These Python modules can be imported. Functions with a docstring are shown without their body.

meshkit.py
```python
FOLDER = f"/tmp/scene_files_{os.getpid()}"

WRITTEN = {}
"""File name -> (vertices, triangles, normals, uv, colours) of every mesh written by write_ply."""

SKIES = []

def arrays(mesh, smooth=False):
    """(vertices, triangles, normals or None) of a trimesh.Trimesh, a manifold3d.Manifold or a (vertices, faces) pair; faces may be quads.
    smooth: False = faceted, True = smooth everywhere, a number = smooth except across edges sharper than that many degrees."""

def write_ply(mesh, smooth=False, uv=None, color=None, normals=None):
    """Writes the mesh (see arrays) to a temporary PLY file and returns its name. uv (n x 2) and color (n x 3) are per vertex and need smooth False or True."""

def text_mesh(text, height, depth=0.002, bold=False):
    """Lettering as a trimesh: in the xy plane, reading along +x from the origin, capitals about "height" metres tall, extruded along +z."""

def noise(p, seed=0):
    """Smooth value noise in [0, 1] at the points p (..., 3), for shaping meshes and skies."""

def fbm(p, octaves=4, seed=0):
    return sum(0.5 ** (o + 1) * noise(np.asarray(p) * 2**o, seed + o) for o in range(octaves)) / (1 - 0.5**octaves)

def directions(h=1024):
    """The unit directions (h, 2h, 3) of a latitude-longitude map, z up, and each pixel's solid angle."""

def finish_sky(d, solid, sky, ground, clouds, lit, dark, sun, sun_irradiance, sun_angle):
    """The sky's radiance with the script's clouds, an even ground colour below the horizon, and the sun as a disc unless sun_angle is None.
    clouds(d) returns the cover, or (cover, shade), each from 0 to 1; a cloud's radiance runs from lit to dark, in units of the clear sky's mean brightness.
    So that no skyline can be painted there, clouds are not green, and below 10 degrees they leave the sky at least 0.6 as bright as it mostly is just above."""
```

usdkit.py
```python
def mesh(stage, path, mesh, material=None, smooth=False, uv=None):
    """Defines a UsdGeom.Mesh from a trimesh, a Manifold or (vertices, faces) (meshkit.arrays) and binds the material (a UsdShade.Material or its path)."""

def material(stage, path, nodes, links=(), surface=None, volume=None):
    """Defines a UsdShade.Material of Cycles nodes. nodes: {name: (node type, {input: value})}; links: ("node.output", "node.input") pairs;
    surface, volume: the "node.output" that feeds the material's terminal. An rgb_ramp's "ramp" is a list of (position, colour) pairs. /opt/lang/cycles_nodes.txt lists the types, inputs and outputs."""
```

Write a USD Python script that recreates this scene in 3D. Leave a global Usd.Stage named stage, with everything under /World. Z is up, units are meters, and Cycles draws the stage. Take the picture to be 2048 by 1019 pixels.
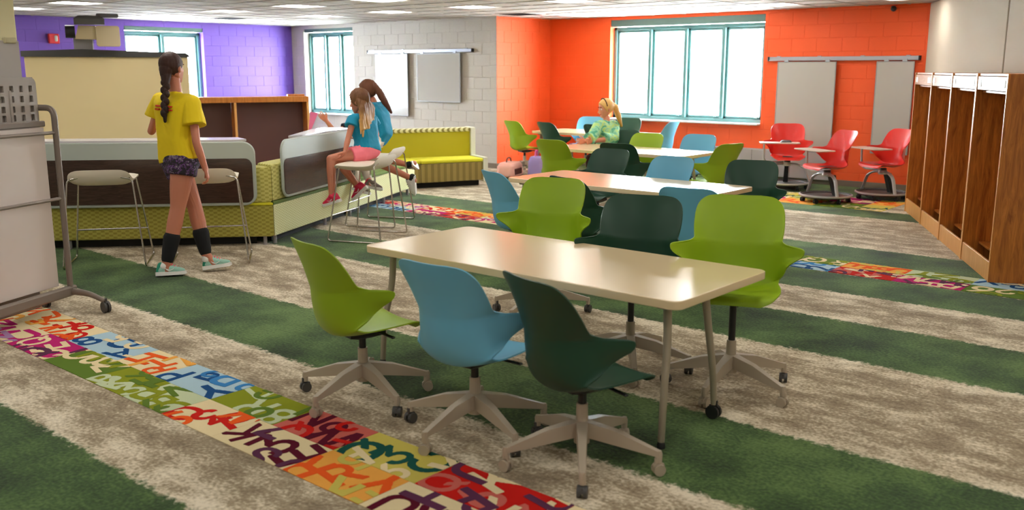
import math, random
import numpy as np
import trimesh
import manifold3d as m3
from shapely.geometry import Polygon, box as sbox
from shapely.ops import unary_union
from pxr import Usd, UsdGeom, UsdLux, UsdShade, Gf, Sdf
import usdkit, meshkit

stage = Usd.Stage.CreateInMemory()
UsdGeom.SetStageUpAxis(stage, UsdGeom.Tokens.z)
UsdGeom.SetStageMetersPerUnit(stage, 1.0)
UsdGeom.Xform.Define(stage, '/World')
stage.SetDefaultPrim(stage.GetPrimAtPath('/World'))

# ------------------------------------------------------------------ camera, sky, exposure
YAW, PITCH, FPX = math.radians(130.646), math.radians(11.2757), 1854.35
EYE = np.array([0, 0, 1.75])
fw = np.array([math.cos(YAW) * math.cos(PITCH), math.sin(YAW) * math.cos(PITCH), -math.sin(PITCH)])
rt = np.cross(fw, [0, 0, 1.0]); rt /= np.linalg.norm(rt)
up = np.cross(rt, fw)
cam = UsdGeom.Camera.Define(stage, '/World/Camera')
cam.CreateHorizontalApertureAttr(36.0)
cam.CreateVerticalApertureAttr(36.0 * 1019 / 2048)
cam.CreateFocalLengthAttr(36.0 * FPX / 2048)
cam.CreateClippingRangeAttr(Gf.Vec2f(0.05, 200))
cam.CreateFStopAttr(2.2)
cam.CreateFocusDistanceAttr(7.2)
cam.CreateExposureAttr(0.45)
cam.AddTransformOp().Set(Gf.Matrix4d(*rt, 0, *up, 0, *(-fw), 0, *EYE, 1))

sky = UsdLux.DomeLight.Define(stage, '/World/Sky')
sky.CreateColorAttr(Gf.Vec3f(0.86, 0.95, 1.0))
sky.CreateIntensityAttr(12.0)
PANEL = 9.5          # radiance of the ceiling panels

# ------------------------------------------------------------------ colours and materials
def lin(*c):
    c = np.array(c, float) / 255.0
    return tuple(np.where(c <= 0.04045, c / 12.92, ((c + 0.055) / 1.055) ** 2.4))

LOOKS = '/World/Looks'
M = {}
def mat(name, nodes, links, surface='p.BSDF'):
    M[name] = usdkit.material(stage, f'{LOOKS}/{name}', nodes, links, surface=surface)
    return M[name]

def plain(name, col, rough=0.5, metal=0.0, spec=0.5, coat=0.0, bump=0.0, scale=60.0, vary=0.0, sub=None):
    p = {'base_color': col, 'roughness': rough, 'metallic': metal, 'specular_ior_level': spec}
    if coat: p.update(coat_weight=coat, coat_roughness=0.15)
    if sub: p.update(subsurface_weight=sub, subsurface_radius=(0.02, 0.008, 0.004), subsurface_scale=0.5)
    n, l = {'p': ('principled_bsdf', p)}, []
    if bump or vary:
        n['t'] = ('texture_coordinate', {}); n['n'] = ('noise_texture', {'scale': scale, 'detail': 3.0, 'roughness': 0.6})
        l.append(('t.object', 'n.vector'))
    if bump:
        n['b'] = ('bump', {'strength': bump, 'distance': 0.003}); l += [('n.fac', 'b.height'), ('b.normal', 'p.normal')]
    if vary:
        a, z = np.array(col) * (1 - vary), np.minimum(np.array(col) * (1 + vary), 1)
        n['r'] = ('rgb_ramp', {'ramp': [(0.3, tuple(a)), (0.7, tuple(z))]}); l += [('n.fac', 'r.fac'), ('r.color', 'p.base_color')]
    return mat(name, n, l)

def wood(name, dark, light, scale=(6, 6, 0.6), rough=0.35, spec=0.5):
    return mat(name, {'t': ('texture_coordinate', {}), 'm': ('mapping', {'scale': scale}),
                      'n': ('noise_texture', {'scale': 6.0, 'detail': 5.0, 'roughness': 0.65, 'distortion': 0.8}),
                      'r': ('rgb_ramp', {'ramp': [(0.3, dark), (0.72, light)]}),
                      'p': ('principled_bsdf', {'roughness': rough, 'specular_ior_level': spec})},
               [('t.object', 'm.vector'), ('m.vector', 'n.vector'), ('n.fac', 'r.fac'), ('r.color', 'p.base_color')])

def emit(name, col, s):
    return mat(name, {'e': ('emission', {'color': col, 'strength': s})}, [], surface='e.emission')

def paint(name, col, rough=0.6):      # roller-painted masonry
    return plain(name, col, rough, bump=0.35, scale=90.0, vary=0.05)

paint('paint_orange', lin(238, 88, 30)); paint('paint_purple', lin(108, 72, 172)); paint('paint_gray', lin(198, 190, 180))
plain('partition_fabric', lin(206, 196, 178), 0.9, bump=0.6, scale=300.0, vary=0.08)
plain('column_paint', lin(176, 166, 130), 0.8, bump=0.3, scale=120.0)
plain('ceiling_tile', lin(188, 178, 170), 0.95, bump=0.6, scale=160.0, vary=0.06)
plain('ceiling_grid', lin(176, 168, 160), 0.6)
plain('dark_vent', lin(60, 58, 58), 0.6)
emit('panel_glow', (1.0, 0.955, 0.89), PANEL)
plain('lamp_frame', lin(225, 225, 222), 0.4)
plain('window_paint', lin(92, 134, 134), 0.35); plain('window_header', lin(86, 112, 106), 0.4)
plain('sill_white', lin(228, 226, 224), 0.4)
mat('pane', {'a': ('transparent_bsdf', {'color': (0.97, 0.99, 0.99)}), 'g': ('glossy_bsdf', {'roughness': 0.02, 'color': (0.9, 0.9, 0.9)}), 'x': ('mix_closure', {'fac': 0.05})},
    [('a.BSDF', 'x.closure1'), ('g.BSDF', 'x.closure2')], surface='x.closure')
plain('board_white', lin(206, 203, 200), 0.16, spec=0.6); plain('board_edge', lin(176, 178, 182), 0.35, metal=0.5)
plain('fabric_board', lin(186, 182, 176), 0.85, bump=0.5, scale=350.0)
plain('aluminium', lin(196, 200, 210), 0.3, metal=0.6)
plain('black_plastic', lin(28, 28, 30), 0.45); plain('dark_gray', lin(70, 68, 66), 0.5)
plain('convector', lin(166, 160, 162), 0.45)
plain('baseboard', lin(120, 106, 92), 0.6)

# chair shells
plain('shell_lime', lin(142, 172, 24), 0.42, spec=0.4, bump=0.10, scale=260.0)
plain('shell_blue', lin(104, 175, 206), 0.42, spec=0.4, bump=0.10, scale=260.0)
plain('shell_green', lin(28, 66, 48), 0.42, spec=0.4, bump=0.10, scale=260.0)
plain('shell_red', lin(226, 46, 36), 0.32, spec=0.5)
plain('base_gray', lin(176, 162, 142), 0.42, spec=0.5)
plain('tripod_silver', lin(186, 186, 188), 0.32, metal=0.35)
plain('disc_dark', lin(70, 62, 60), 0.5)
plain('tray_beige', lin(196, 176, 160), 0.35)
plain('table_top', lin(226, 202, 160), 0.2, spec=0.5, coat=0.25, bump=0.03, scale=200.0)
plain('table_edge', lin(204, 184, 148), 0.45)
plain('leg_metal', lin(168, 156, 136), 0.35, metal=0.25)
plain('chrome', lin(205, 200, 194), 0.16, metal=0.95)
plain('stool_seat', lin(232, 222, 204), 0.4, spec=0.5)

# upholstery
def weave(name, a, b, sx, sz, rough=0.9, ph=0.0):
    mat(name, {'t': ('texture_coordinate', {}), 's': ('separate_xyz', {}), 'h': ('math', {'math_type': 'multiply_add', 'value2': 1.0, 'value3': 0.0}),
               'ux': ('math', {'math_type': 'multiply', 'value2': sx}), 'uz': ('math', {'math_type': 'multiply_add', 'value2': sz, 'value3': ph}),
               'cx': ('math', {'math_type': 'sine'}), 'cz': ('math', {'math_type': 'sine'}), 'm': ('math', {'math_type': 'multiply'}),
               'mr': ('map_range', {'from_min': -0.15, 'from_max': 0.35, 'to_min': 0.0, 'to_max': 1.0, 'clamp': True}),
               'r': ('rgb_ramp', {'ramp': [(0.0, a), (1.0, b)]}), 'bp': ('bump', {'strength': 0.3, 'distance': 0.002}),
               'p': ('principled_bsdf', {'roughness': rough, 'sheen_weight': 0.15})},
        [('t.object', 's.vector'), ('s.x', 'ux.value1'), ('s.z', 'uz.value1'), ('ux.value', 'cx.value1'), ('uz.value', 'cz.value1'), ('cx.value', 'm.value1'), ('cz.value', 'm.value2'),
         ('m.value', 'mr.value'), ('mr.result', 'r.fac'), ('r.color', 'p.base_color'), ('m.value', 'bp.height'), ('bp.normal', 'p.normal')])
weave('weave_olive', lin(172, 164, 70), lin(146, 136, 50), 120.0, 150.0)
weave('weave_lime', lin(206, 200, 116), lin(176, 168, 80), 120.0, 150.0)
weave('weave_cream', lin(222, 222, 172), lin(202, 200, 140), 240.0, 240.0)
weave('weave_brown', lin(152, 132, 70), lin(128, 110, 54), 150.0, 0.0, ph=1.57)
weave('weave_stripe', lin(232, 226, 176), lin(140, 128, 70), 170.0, 0.0, ph=1.57)
plain('fabric_chartreuse', lin(176, 164, 14), 0.85, bump=0.5, scale=300.0, vary=0.06)
plain('fabric_yellow', lin(214, 208, 40), 0.8, bump=0.3, scale=300.0)
plain('fabric_moss', lin(104, 126, 56), 0.9, bump=0.4, scale=300.0)
plain('fabric_ivory', lin(226, 226, 208), 0.85, bump=0.3, scale=300.0)
plain('welt', lin(92, 112, 44), 0.8)
plain('plinth', lin(24, 22, 20), 0.7)
plain('panel_pale', lin(178, 186, 178), 0.3, spec=0.5); wood('panel_dark', lin(44, 28, 22), lin(74, 50, 40), (1.2, 1.2, 9), rough=0.22, spec=0.6)
plain('worktop', lin(206, 202, 206), 0.22, spec=0.6)
wood('oak', lin(164, 92, 30), lin(206, 132, 56)); wood('oak_edge', lin(206, 140, 70), lin(228, 172, 104)); wood('walnut', lin(120, 66, 22), lin(160, 96, 36))
wood('locker_wood', lin(138, 74, 24), lin(210, 132, 54), (5, 5, 0.5)); wood('locker_header', lin(196, 150, 118), lin(216, 176, 146), (1, 1, 9), rough=0.25)
plain('shelf_back', lin(96, 62, 60), 0.5, bump=0.3, scale=200.0, vary=0.1)
plain('label_white', lin(235, 232, 228), 0.5); plain('ink', lin(60, 60, 66), 0.6)
plain('cart_gray', lin(128, 116, 106), 0.4, metal=0.2); plain('cart_board', lin(214, 200, 192), 0.5); plain('cart_panel', lin(160, 150, 142), 0.6); plain('cart_hole', lin(152, 141, 133), 0.7)
plain('screen_cream', lin(226, 206, 160), 0.45, spec=0.4); plain('screen_top', lin(38, 36, 32), 0.35)
plain('projector_beige', lin(176, 158, 122), 0.45); plain('post_gray', lin(150, 146, 150), 0.4)
plain('alarm_red', lin(214, 28, 36), 0.35)

# people
plain('skin', lin(214, 140, 108), 0.5, sub=0.15); plain('skin_tan', lin(190, 120, 92), 0.5, sub=0.15)
plain('shirt_yellow', lin(230, 200, 0), 0.8, bump=0.3, scale=40.0); plain('print_red', lin(206, 60, 22), 0.8)
plain('shirt_teal', lin(0, 138, 172), 0.8, bump=0.3, scale=40.0); plain('shirt_navy', lin(26, 30, 50), 0.85)
mat('shorts_print', {'t': ('texture_coordinate', {}), 'n': ('noise_texture', {'scale': 26.0, 'detail': 1.0, 'distortion': 1.5}),
                     'r': ('rgb_ramp', {'ramp': [(0.0, lin(22, 18, 24)), (0.5, lin(28, 20, 30)), (0.56, lin(110, 60, 130)), (0.62, lin(34, 24, 36)), (0.7, lin(150, 140, 150)), (0.74, lin(24, 20, 26))]}),
                     'p': ('principled_bsdf', {'roughness': 0.75})}, [('t.object', 'n.vector'), ('n.fac', 'r.fac'), ('r.color', 'p.base_color')])
plain('shorts_pink', lin(248, 126, 142), 0.7); plain('shorts_white', lin(226, 216, 200), 0.8); plain('trousers_cream', lin(214, 204, 186), 0.8); plain('trousers_maroon', lin(66, 22, 26), 0.85)
mat('tunic', {'t': ('texture_coordinate', {}), 'm': ('mapping', {'scale': (1, 1, 1.6)}), 'n': ('noise_texture', {'scale': 8.0, 'detail': 2.0, 'distortion': 1.2}),
              'r': ('rgb_ramp', {'ramp': [(0.25, lin(38, 124, 116)), (0.4, lin(92, 176, 140)), (0.52, lin(160, 212, 172)), (0.6, lin(196, 216, 92)), (0.68, lin(140, 200, 170)), (0.8, lin(70, 150, 160))]}),
              'p': ('principled_bsdf', {'roughness': 0.8})}, [('t.object', 'm.vector'), ('m.vector', 'n.vector'), ('n.fac', 'r.fac'), ('r.color', 'p.base_color')])
def hair(name, stops, z0, z1):
    mat(name, {'t': ('texture_coordinate', {}), 's': ('separate_xyz', {}), 'm': ('mapping', {'scale': (60, 60, 6)}), 'n': ('noise_texture', {'scale': 1.0, 'detail': 3.0}),
               'k': ('math', {'math_type': 'multiply_add', 'value2': 0.35, 'value3': -0.17}), 'mr': ('map_range', {'from_min': z0, 'from_max': z1, 'clamp': True}), 'a': ('math', {'math_type': 'add'}),
               'r': ('rgb_ramp', {'ramp': stops}), 'b': ('bump', {'strength': 0.7, 'distance': 0.004}), 'p': ('principled_bsdf', {'roughness': 0.6, 'specular_ior_level': 0.35})},
        [('t.object', 's.vector'), ('t.object', 'm.vector'), ('m.vector', 'n.vector'), ('n.fac', 'k.value1'), ('s.z', 'mr.value'), ('mr.result', 'a.value1'), ('k.value', 'a.value2'),
         ('a.value', 'r.fac'), ('r.color', 'p.base_color'), ('n.fac', 'b.height'), ('b.normal', 'p.normal')])
hair('hair_dark', [(0, lin(34, 20, 14)), (1, lin(66, 38, 30))], 1.3, 1.9)
hair('hair_sunbleached', [(0.0, lin(206, 160, 92)), (0.4, lin(178, 132, 74)), (0.62, lin(128, 88, 50)), (1, lin(104, 66, 38))], 1.1, 1.5)
hair('hair_brown', [(0, lin(70, 30, 20)), (1, lin(112, 68, 44))], 1.2, 1.6)
hair('hair_blonde', [(0, lin(190, 138, 66)), (1, lin(236, 190, 116))], 0.95, 1.35)
plain('sock_black', lin(14, 14, 16), 0.9); plain('shoe_white', lin(228, 226, 220), 0.55); plain('shoe_mint', lin(150, 196, 178), 0.6); plain('shoe_teal', lin(20, 140, 110), 0.6)
plain('lace_pink', lin(248, 96, 126), 0.6); plain('shoe_magenta', lin(206, 20, 70), 0.55); plain('shoe_gray', lin(122, 108, 98), 0.7); plain('eye_white', lin(232, 228, 222), 0.2); plain('eye_iris', lin(60, 44, 34), 0.2); plain('lip', lin(186, 90, 80), 0.5)
plain('paper_pink', lin(255, 128, 176), 0.7); plain('bag_pink', lin(236, 176, 160), 0.7); plain('bag_violet', lin(160, 140, 196), 0.7); plain('bag_magenta', lin(226, 110, 170), 0.7); plain('bag_brown', lin(90, 48, 40), 0.7)
plain('necklace', lin(240, 130, 40), 0.4); plain('pendant', lin(50, 64, 48), 0.4); plain('bauble_red', lin(176, 24, 44), 0.6)
CARPET = dict(cream=(236, 216, 170), red=(204, 30, 22), orange=(236, 92, 30), amber=(238, 168, 74), maroon=(94, 18, 40), plum=(96, 50, 78), magenta=(190, 34, 110), rose=(206, 104, 92), navy=(28, 78, 132),
              sky=(176, 204, 216), blue=(60, 130, 190), olive=(140, 148, 34), leaf=(96, 122, 44), lemon=(206, 190, 90), teal=(28, 84, 74), mint=(200, 210, 170), lilac=(170, 130, 170))
for k, v in CARPET.items():
    plain('carpet_' + k, lin(*v), 0.95, spec=0.1, bump=0.8, scale=420.0, vary=0.07)

# ------------------------------------------------------------------ geometry helpers
def V(*a): return np.array(a, float)
def unit(v): v = np.asarray(v, float); return v / np.linalg.norm(v)
def cat(*ms):
    out = []
    for m in ms:
        out += list(m) if isinstance(m, (list, tuple)) else [m]
    return trimesh.util.concatenate(out)
def hull(p): return trimesh.convex.convex_hull(np.asarray(p, float))
def cbox(c, s, b=0.004):
    """A box with chamfered edges: centre, size, chamfer."""
    h = np.array(s, float) / 2; b = min(b, 0.45 * h.min() * 2); p = []
    for sx in (-1, 1):
        for sy in (-1, 1):
            for sz in (-1, 1):
                for k in range(3):
                    q = h - b; q[k] = h[k]; p.append(q * (sx, sy, sz))
    return hull(np.array(p) + np.array(c, float))
def pbox(lo, hi): 
    m = trimesh.creation.box(np.subtract(hi, lo)); m.apply_translation((np.array(lo, float) + hi) / 2); return m
def prism(poly, z0, z1): 
    m = trimesh.creation.extrude_polygon(poly, z1 - z0, engine='earcut'); m.apply_translation((0, 0, z0)); return m
def bevel_prism(poly, z0, z1, b=0.02):
    """Rounded convex slab from a plan outline."""
    pts = []
    for d, z in ((b, 0), (b * 0.3, b * 0.3), (0, b)):
        q = poly.buffer(-d, join_style=2) if d else poly
        c = np.array(q.exterior.coords)[:-1]
        pts += [np.c_[c, np.full(len(c), z0 + z)], np.c_[c, np.full(len(c), z1 - z)]]
    return hull(np.vstack(pts))
def rrect(x0, y0, x1, y1, r, n=6): return sbox(x0 + r, y0 + r, x1 - r, y1 - r).buffer(r, quad_segs=n)
def smooth_path(p, n=8):
    p = np.asarray(p, float)
    if len(p) < 3: return p
    q = np.vstack([2 * p[0] - p[1], p, 2 * p[-1] - p[-2]]); out = []
    for i in range(1, len(q) - 2):
        a, b, c, d = q[i - 1:i + 3]
        for t in np.linspace(0, 1, n, endpoint=False):
            out.append(0.5 * (2 * b + (c - a) * t + (2 * a - 5 * b + 4 * c - d) * t * t + (3 * b - a - 3 * c + d) * t ** 3))
    return np.vstack([out, p[-1:]])
def bend_path(p, r=0.04, n=4):
    """Polyline with rounded corners."""
    p = [np.asarray(x, float) for x in p]; out = [p[0]]
    for a, b, c in zip(p, p[1:], p[2:]):
        u, v = unit(a - b), unit(c - b); k = min(r, 0.45 * np.linalg.norm(a - b), 0.45 * np.linalg.norm(c - b))
        for t in np.linspace(0, 1, n + 1): out.append((1 - t) ** 2 * (b + u * k) + 2 * t * (1 - t) * b + t * t * (b + v * k))
    return np.vstack(out + [p[-1]])
def tube(p, rad, sides=8, squash=1.0):
    p = np.asarray(p, float); n = len(p); rad = np.broadcast_to(rad, (n,)).astype(float)
    t = np.gradient(p, axis=0); t /= np.linalg.norm(t, axis=1, keepdims=True) + 1e-12
    a = np.cross(t[0], (0, 0, 1.0)); a = np.cross(t[0], (1.0, 0, 0)) if np.linalg.norm(a) < 0.1 else a; a /= np.linalg.norm(a)
    fr = []
    for k in range(n):
        a = a - t[k] * (a @ t[k]); a /= np.linalg.norm(a); fr.append((a, np.cross(t[k], a)))
    ang = np.arange(sides) * 2 * np.pi / sides
    v = np.vstack([p[k] + rad[k] * (np.cos(ang)[:, None] * fr[k][0] + squash * np.sin(ang)[:, None] * fr[k][1]) for k in range(n)] + [p[:1], p[-1:]])
    f = []
    for k in range(n - 1):
        for j in range(sides):
            i, i2 = k * sides + j, k * sides + (j + 1) % sides
            f += [(i, i2, i2 + sides), (i, i2 + sides, i + sides)]
    for j in range(sides):
        f.append((n * sides, (j + 1) % sides, j)); f.append((n * sides + 1, (n - 1) * sides + j, (n - 1) * sides + (j + 1) % sides))
    return trimesh.Trimesh(v, f, process=False)
def lathe(prof, n=20):
    m = trimesh.creation.revolve(np.array(prof, float), sections=n); return m
def move(m, t): m = m.copy(); m.apply_translation(t); return m
def rotz(m, a): m = m.copy(); m.apply_transform(trimesh.transformations.rotation_matrix(a, (0, 0, 1))); return m
def rotx(m, a): m = m.copy(); m.apply_transform(trimesh.transformations.rotation_matrix(a, (1, 0, 0))); return m
def roty(m, a): m = m.copy(); m.apply_transform(trimesh.transformations.rotation_matrix(a, (0, 1, 0))); return m
def frame(m, o, d, n=None):
    """Local (along, out, up) -> world: along d (2D), out = n (2D)."""
    d = unit(d); n = V(-d[1], d[0]) if n is None else unit(n)
    T = np.eye(4); T[:2, 0] = d; T[:2, 1] = n; T[:3, 3] = (o[0], o[1], o[2] if len(o) > 2 else 0)
    m = m.copy(); m.vertices = m.vertices @ T[:3, :3].T + T[:3, 3]
    if d[0] * n[1] - d[1] * n[0] < 0: m.faces = m.faces[:, ::-1]
    return m

# ------------------------------------------------------------------ scene helpers
used = {}
def numbered(parent, name):
    k = used.get((parent, name), 0); used[(parent, name)] = k + 1
    return name if k == 0 else f'{name}_{k:03d}'
def tag(prim, label=None, category=None, group=None, kind=None):
    for k, v in (('label', label), ('category', category), ('group', group), ('kind', kind)):
        if v: prim.SetCustomDataByKey(k, v)
def path_of(parent): return '/World' if parent is None else str(parent.GetPath())
def obj(name, mesh, material, parent=None, smooth=30, label=None, category=None, group=None, kind=None):
    pp = path_of(parent)
    g = usdkit.mesh(stage, pp + '/' + numbered(pp, name), mesh, M[material], smooth=smooth)
    tag(g.GetPrim(), label, category, group, kind)
    return g.GetPrim()
def thing(name, label=None, category=None, loc=(0, 0, 0), rot=0.0, group=None, kind=None):
    x = UsdGeom.Xform.Define(stage, '/World/' + numbered('/World', name))
    x.AddTranslateOp().Set(Gf.Vec3d(*map(float, loc))); x.AddRotateZOp().Set(float(rot))
    tag(x.GetPrim(), label, category, group, kind)
    return x.GetPrim()
def dup(src, label, loc, rot, group=None):
    base = src.GetName(); base = base[:-4] if base[-4:-3] == '_' and base[-3:].isdigit() else base
    p = thing(base, label, src.GetCustomDataByKey('category'), loc, rot, group or src.GetCustomDataByKey('group'))
    p.GetReferences().AddInternalReference(src.GetPath()); p.SetInstanceable(True)
    return p
def place(prim, loc, rot):
    prim.GetAttribute('xformOp:translate').Set(Gf.Vec3d(*map(float, loc))); prim.GetAttribute('xformOp:rotateZ').Set(float(rot))

# ================================================================== the room
CEIL = 2.67
X0, X1, YN = -17.1, 2.6, -2.6           # purple wall, wall behind the camera on the right, near wall
SIDE, YG, YO = -11.15, 12.57, 14.1      # orange return, gray wall, orange wall

# --- floor: broadloom with ragged green and greige bands
GREEN = [(-3.0, 1.80), (3.27, 4.12), (5.50, 6.38), (7.20, 7.90), (8.47, 9.20), (11.20, 11.80), (12.9, 14.2)]
n = {'g': ('geometry', {}), 's': ('separate_xyz', {}), 'e': ('noise_texture', {'scale': 22.0, 'detail': 3.0, 'roughness': 0.7}),
     'ew': ('math', {'math_type': 'multiply_add', 'value2': 0.16, 'value3': -0.08}), 'y': ('math', {'math_type': 'add'}),
     'mp': ('mapping', {'scale': (3.2, 6.0, 1.0)}), 'n1': ('noise_texture', {'scale': 1.0, 'detail': 5.0, 'roughness': 0.68}), 'n2': ('noise_texture', {'scale': 55.0, 'detail': 2.0}),
     'n3': ('noise_texture', {'scale': 1.6, 'detail': 3.0, 'roughness': 0.6}),
     'rb': ('rgb_ramp', {'ramp': [(0.28, lin(122, 106, 84)), (0.46, lin(158, 142, 116)), (0.56, lin(196, 182, 156)), (0.7, lin(226, 214, 190))]}),
     'rg': ('rgb_ramp', {'ramp': [(0.28, lin(30, 46, 24)), (0.5, lin(62, 88, 44)), (0.7, lin(96, 122, 66))]}),
     'fm': ('math', {'math_type': 'multiply_add', 'value2': 0.55, 'value3': -0.27}), 'gb': ('math', {'math_type': 'add'}), 'gg': ('math', {'math_type': 'add'}),
     'mx': ('mix_color', {}), 'b': ('bump', {'strength': 0.9, 'distance': 0.004}), 'p': ('principled_bsdf', {'roughness': 0.95, 'specular_ior_level': 0.15, 'sheen_weight': 0.1})}
l = [('g.position', 's.vector'), ('g.position', 'e.vector'), ('e.fac', 'ew.value1'), ('s.y', 'y.value1'), ('ew.value', 'y.value2'), ('g.position', 'mp.vector'), ('mp.vector', 'n1.vector'),
     ('g.position', 'n2.vector'), ('g.position', 'n3.vector'), ('n2.fac', 'fm.value1'), ('n1.fac', 'gb.value1'), ('fm.value', 'gb.value2'), ('gb.value', 'rb.fac'),
     ('n3.fac', 'gg.value1'), ('fm.value', 'gg.value2'), ('gg.value', 'rg.fac'), ('rb.color', 'mx.a'), ('rg.color', 'mx.b'), ('n2.fac', 'b.height'), ('b.normal', 'p.normal'), ('mx.result', 'p.base_color')]
prev = None
for k, (a, b) in enumerate(GREEN):
    n[f'u{k}'] = ('map_range', {'from_min': a - 0.015, 'from_max': a + 0.015, 'clamp': True}); n[f'd{k}'] = ('map_range', {'from_min': b - 0.015, 'from_max': b + 0.015, 'to_min': 1.0, 'to_max': 0.0, 'clamp': True})
    n[f'm{k}'] = ('math', {'math_type': 'multiply'})
    l += [('y.value', f'u{k}.value'), ('y.value', f'd{k}.value'), (f'u{k}.result', f'm{k}.value1'), (f'd{k}.result', f'm{k}.value2')]
    n[f'wu{k}'] = ('map_range', {'from_min': a - 0.30, 'from_max': a, 'clamp': True}); n[f'wd{k}'] = ('map_range', {'from_min': b, 'from_max': b + 0.30, 'to_min': 1.0, 'to_max': 0.0, 'clamp': True})
    n[f'wm{k}'] = ('math', {'math_type': 'multiply'}); n[f'wa{k}'] = ('math', {'math_type': 'multiply_add', 'value2': 0.13})
    l += [('s.y', f'wu{k}.value'), ('s.y', f'wd{k}.value'), (f'wu{k}.result', f'wm{k}.value1'), (f'wd{k}.result', f'wm{k}.value2'), (f'wm{k}.value', f'wa{k}.value1')] + ([(f'wa{k - 1}.value', f'wa{k}.value3')] if k else [])
    if prev:
        n[f'a{k}'] = ('math', {'math_type': 'add'}); l += [(prev, f'a{k}.value1'), (f'm{k}.value', f'a{k}.value2')]; prev = f'a{k}.value'
    else: prev = f'm{k}.value'
n['wl'] = ('math', {'math_type': 'add', 'value2': -0.05}); n['gc'] = ('math', {'math_type': 'add'})      # the greige yarn is paler next to the green
l = [x for x in l if x != ('gb.value', 'rb.fac')] + [(f'wa{len(GREEN) - 1}.value', 'wl.value1'), ('gb.value', 'gc.value1'), ('wl.value', 'gc.value2'), ('gc.value', 'rb.fac')]
l.append((prev, 'mx.fac'))
mat('carpet', n, l)

floor = thing('floor', 'banded green and greige broadloom carpet with strips of lettered colour tiles', None, kind='structure')
obj('carpet', pbox((X0 - 0.3, YN, -0.1), (X1, YO + 0.3, 0.0)), 'carpet', floor, smooth=False)
rng = random.Random(7)
GLYPHS = 'ABCDEGHJKMNPQRSTUWXYZ23456789'
glyph_cache = {}
def glyph(ch):
    if ch not in glyph_cache:
        g = meshkit.text_mesh(ch, 0.2, depth=0.0012, bold=True); g.apply_translation(-g.bounds.mean(0)); glyph_cache[ch] = g
    return glyph_cache[ch]
def letter_tile(x0, x1, y0, y1, base, inks, glyphs=None, n=3):
    """One colour block of the patterned strip, with letters tufted into it."""
    obj('carpet_tile', pbox((x0 + 0.001, y0 + 0.001, -0.01), (x1 - 0.001, y1 - 0.001, 0.003)), 'carpet_' + base, floor, smooth=False)
    cell = sbox(x0 + 0.006, y0 + 0.006, x1 - 0.006, y1 - 0.006)
    for q, ink in enumerate(inks):
        ms = []
        for k in range(n):
            ch = glyphs[(q * n + k) % len(glyphs)] if glyphs else rng.choice(GLYPHS)
            g = glyph(ch).copy(); s = rng.uniform(0.85, 1.2)
            g.apply_scale((s, s, 1)); g = rotz(g, rng.choice([0, 0, math.pi / 2, -math.pi / 2]) + rng.uniform(-0.25, 0.25) + math.pi)
            u = (k + 0.5) / n + (0.5 / n if q % 2 else 0.0)
            g.apply_translation((x0 + (x1 - x0) * u + rng.uniform(-.03, .03), y0 + (y1 - y0) * rng.choice([0.28, 0.5, 0.74] if q == 0 else [0.05, 0.95]), 0.0036 + 0.0006 * q + 0.00017 * k))
            for nn, oo in (((1, 0, 0), (x0, 0, 0)), ((-1, 0, 0), (x1, 0, 0)), ((0, 1, 0), (0, y0, 0)), ((0, -1, 0), (0, y1, 0))):
                if len(g.faces): g = g.slice_plane(oo, nn)
            if len(g.faces): ms.append(g)
        if ms: obj('carpet_letter', cat(ms), 'carpet_' + ink, floor, smooth=False)
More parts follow.
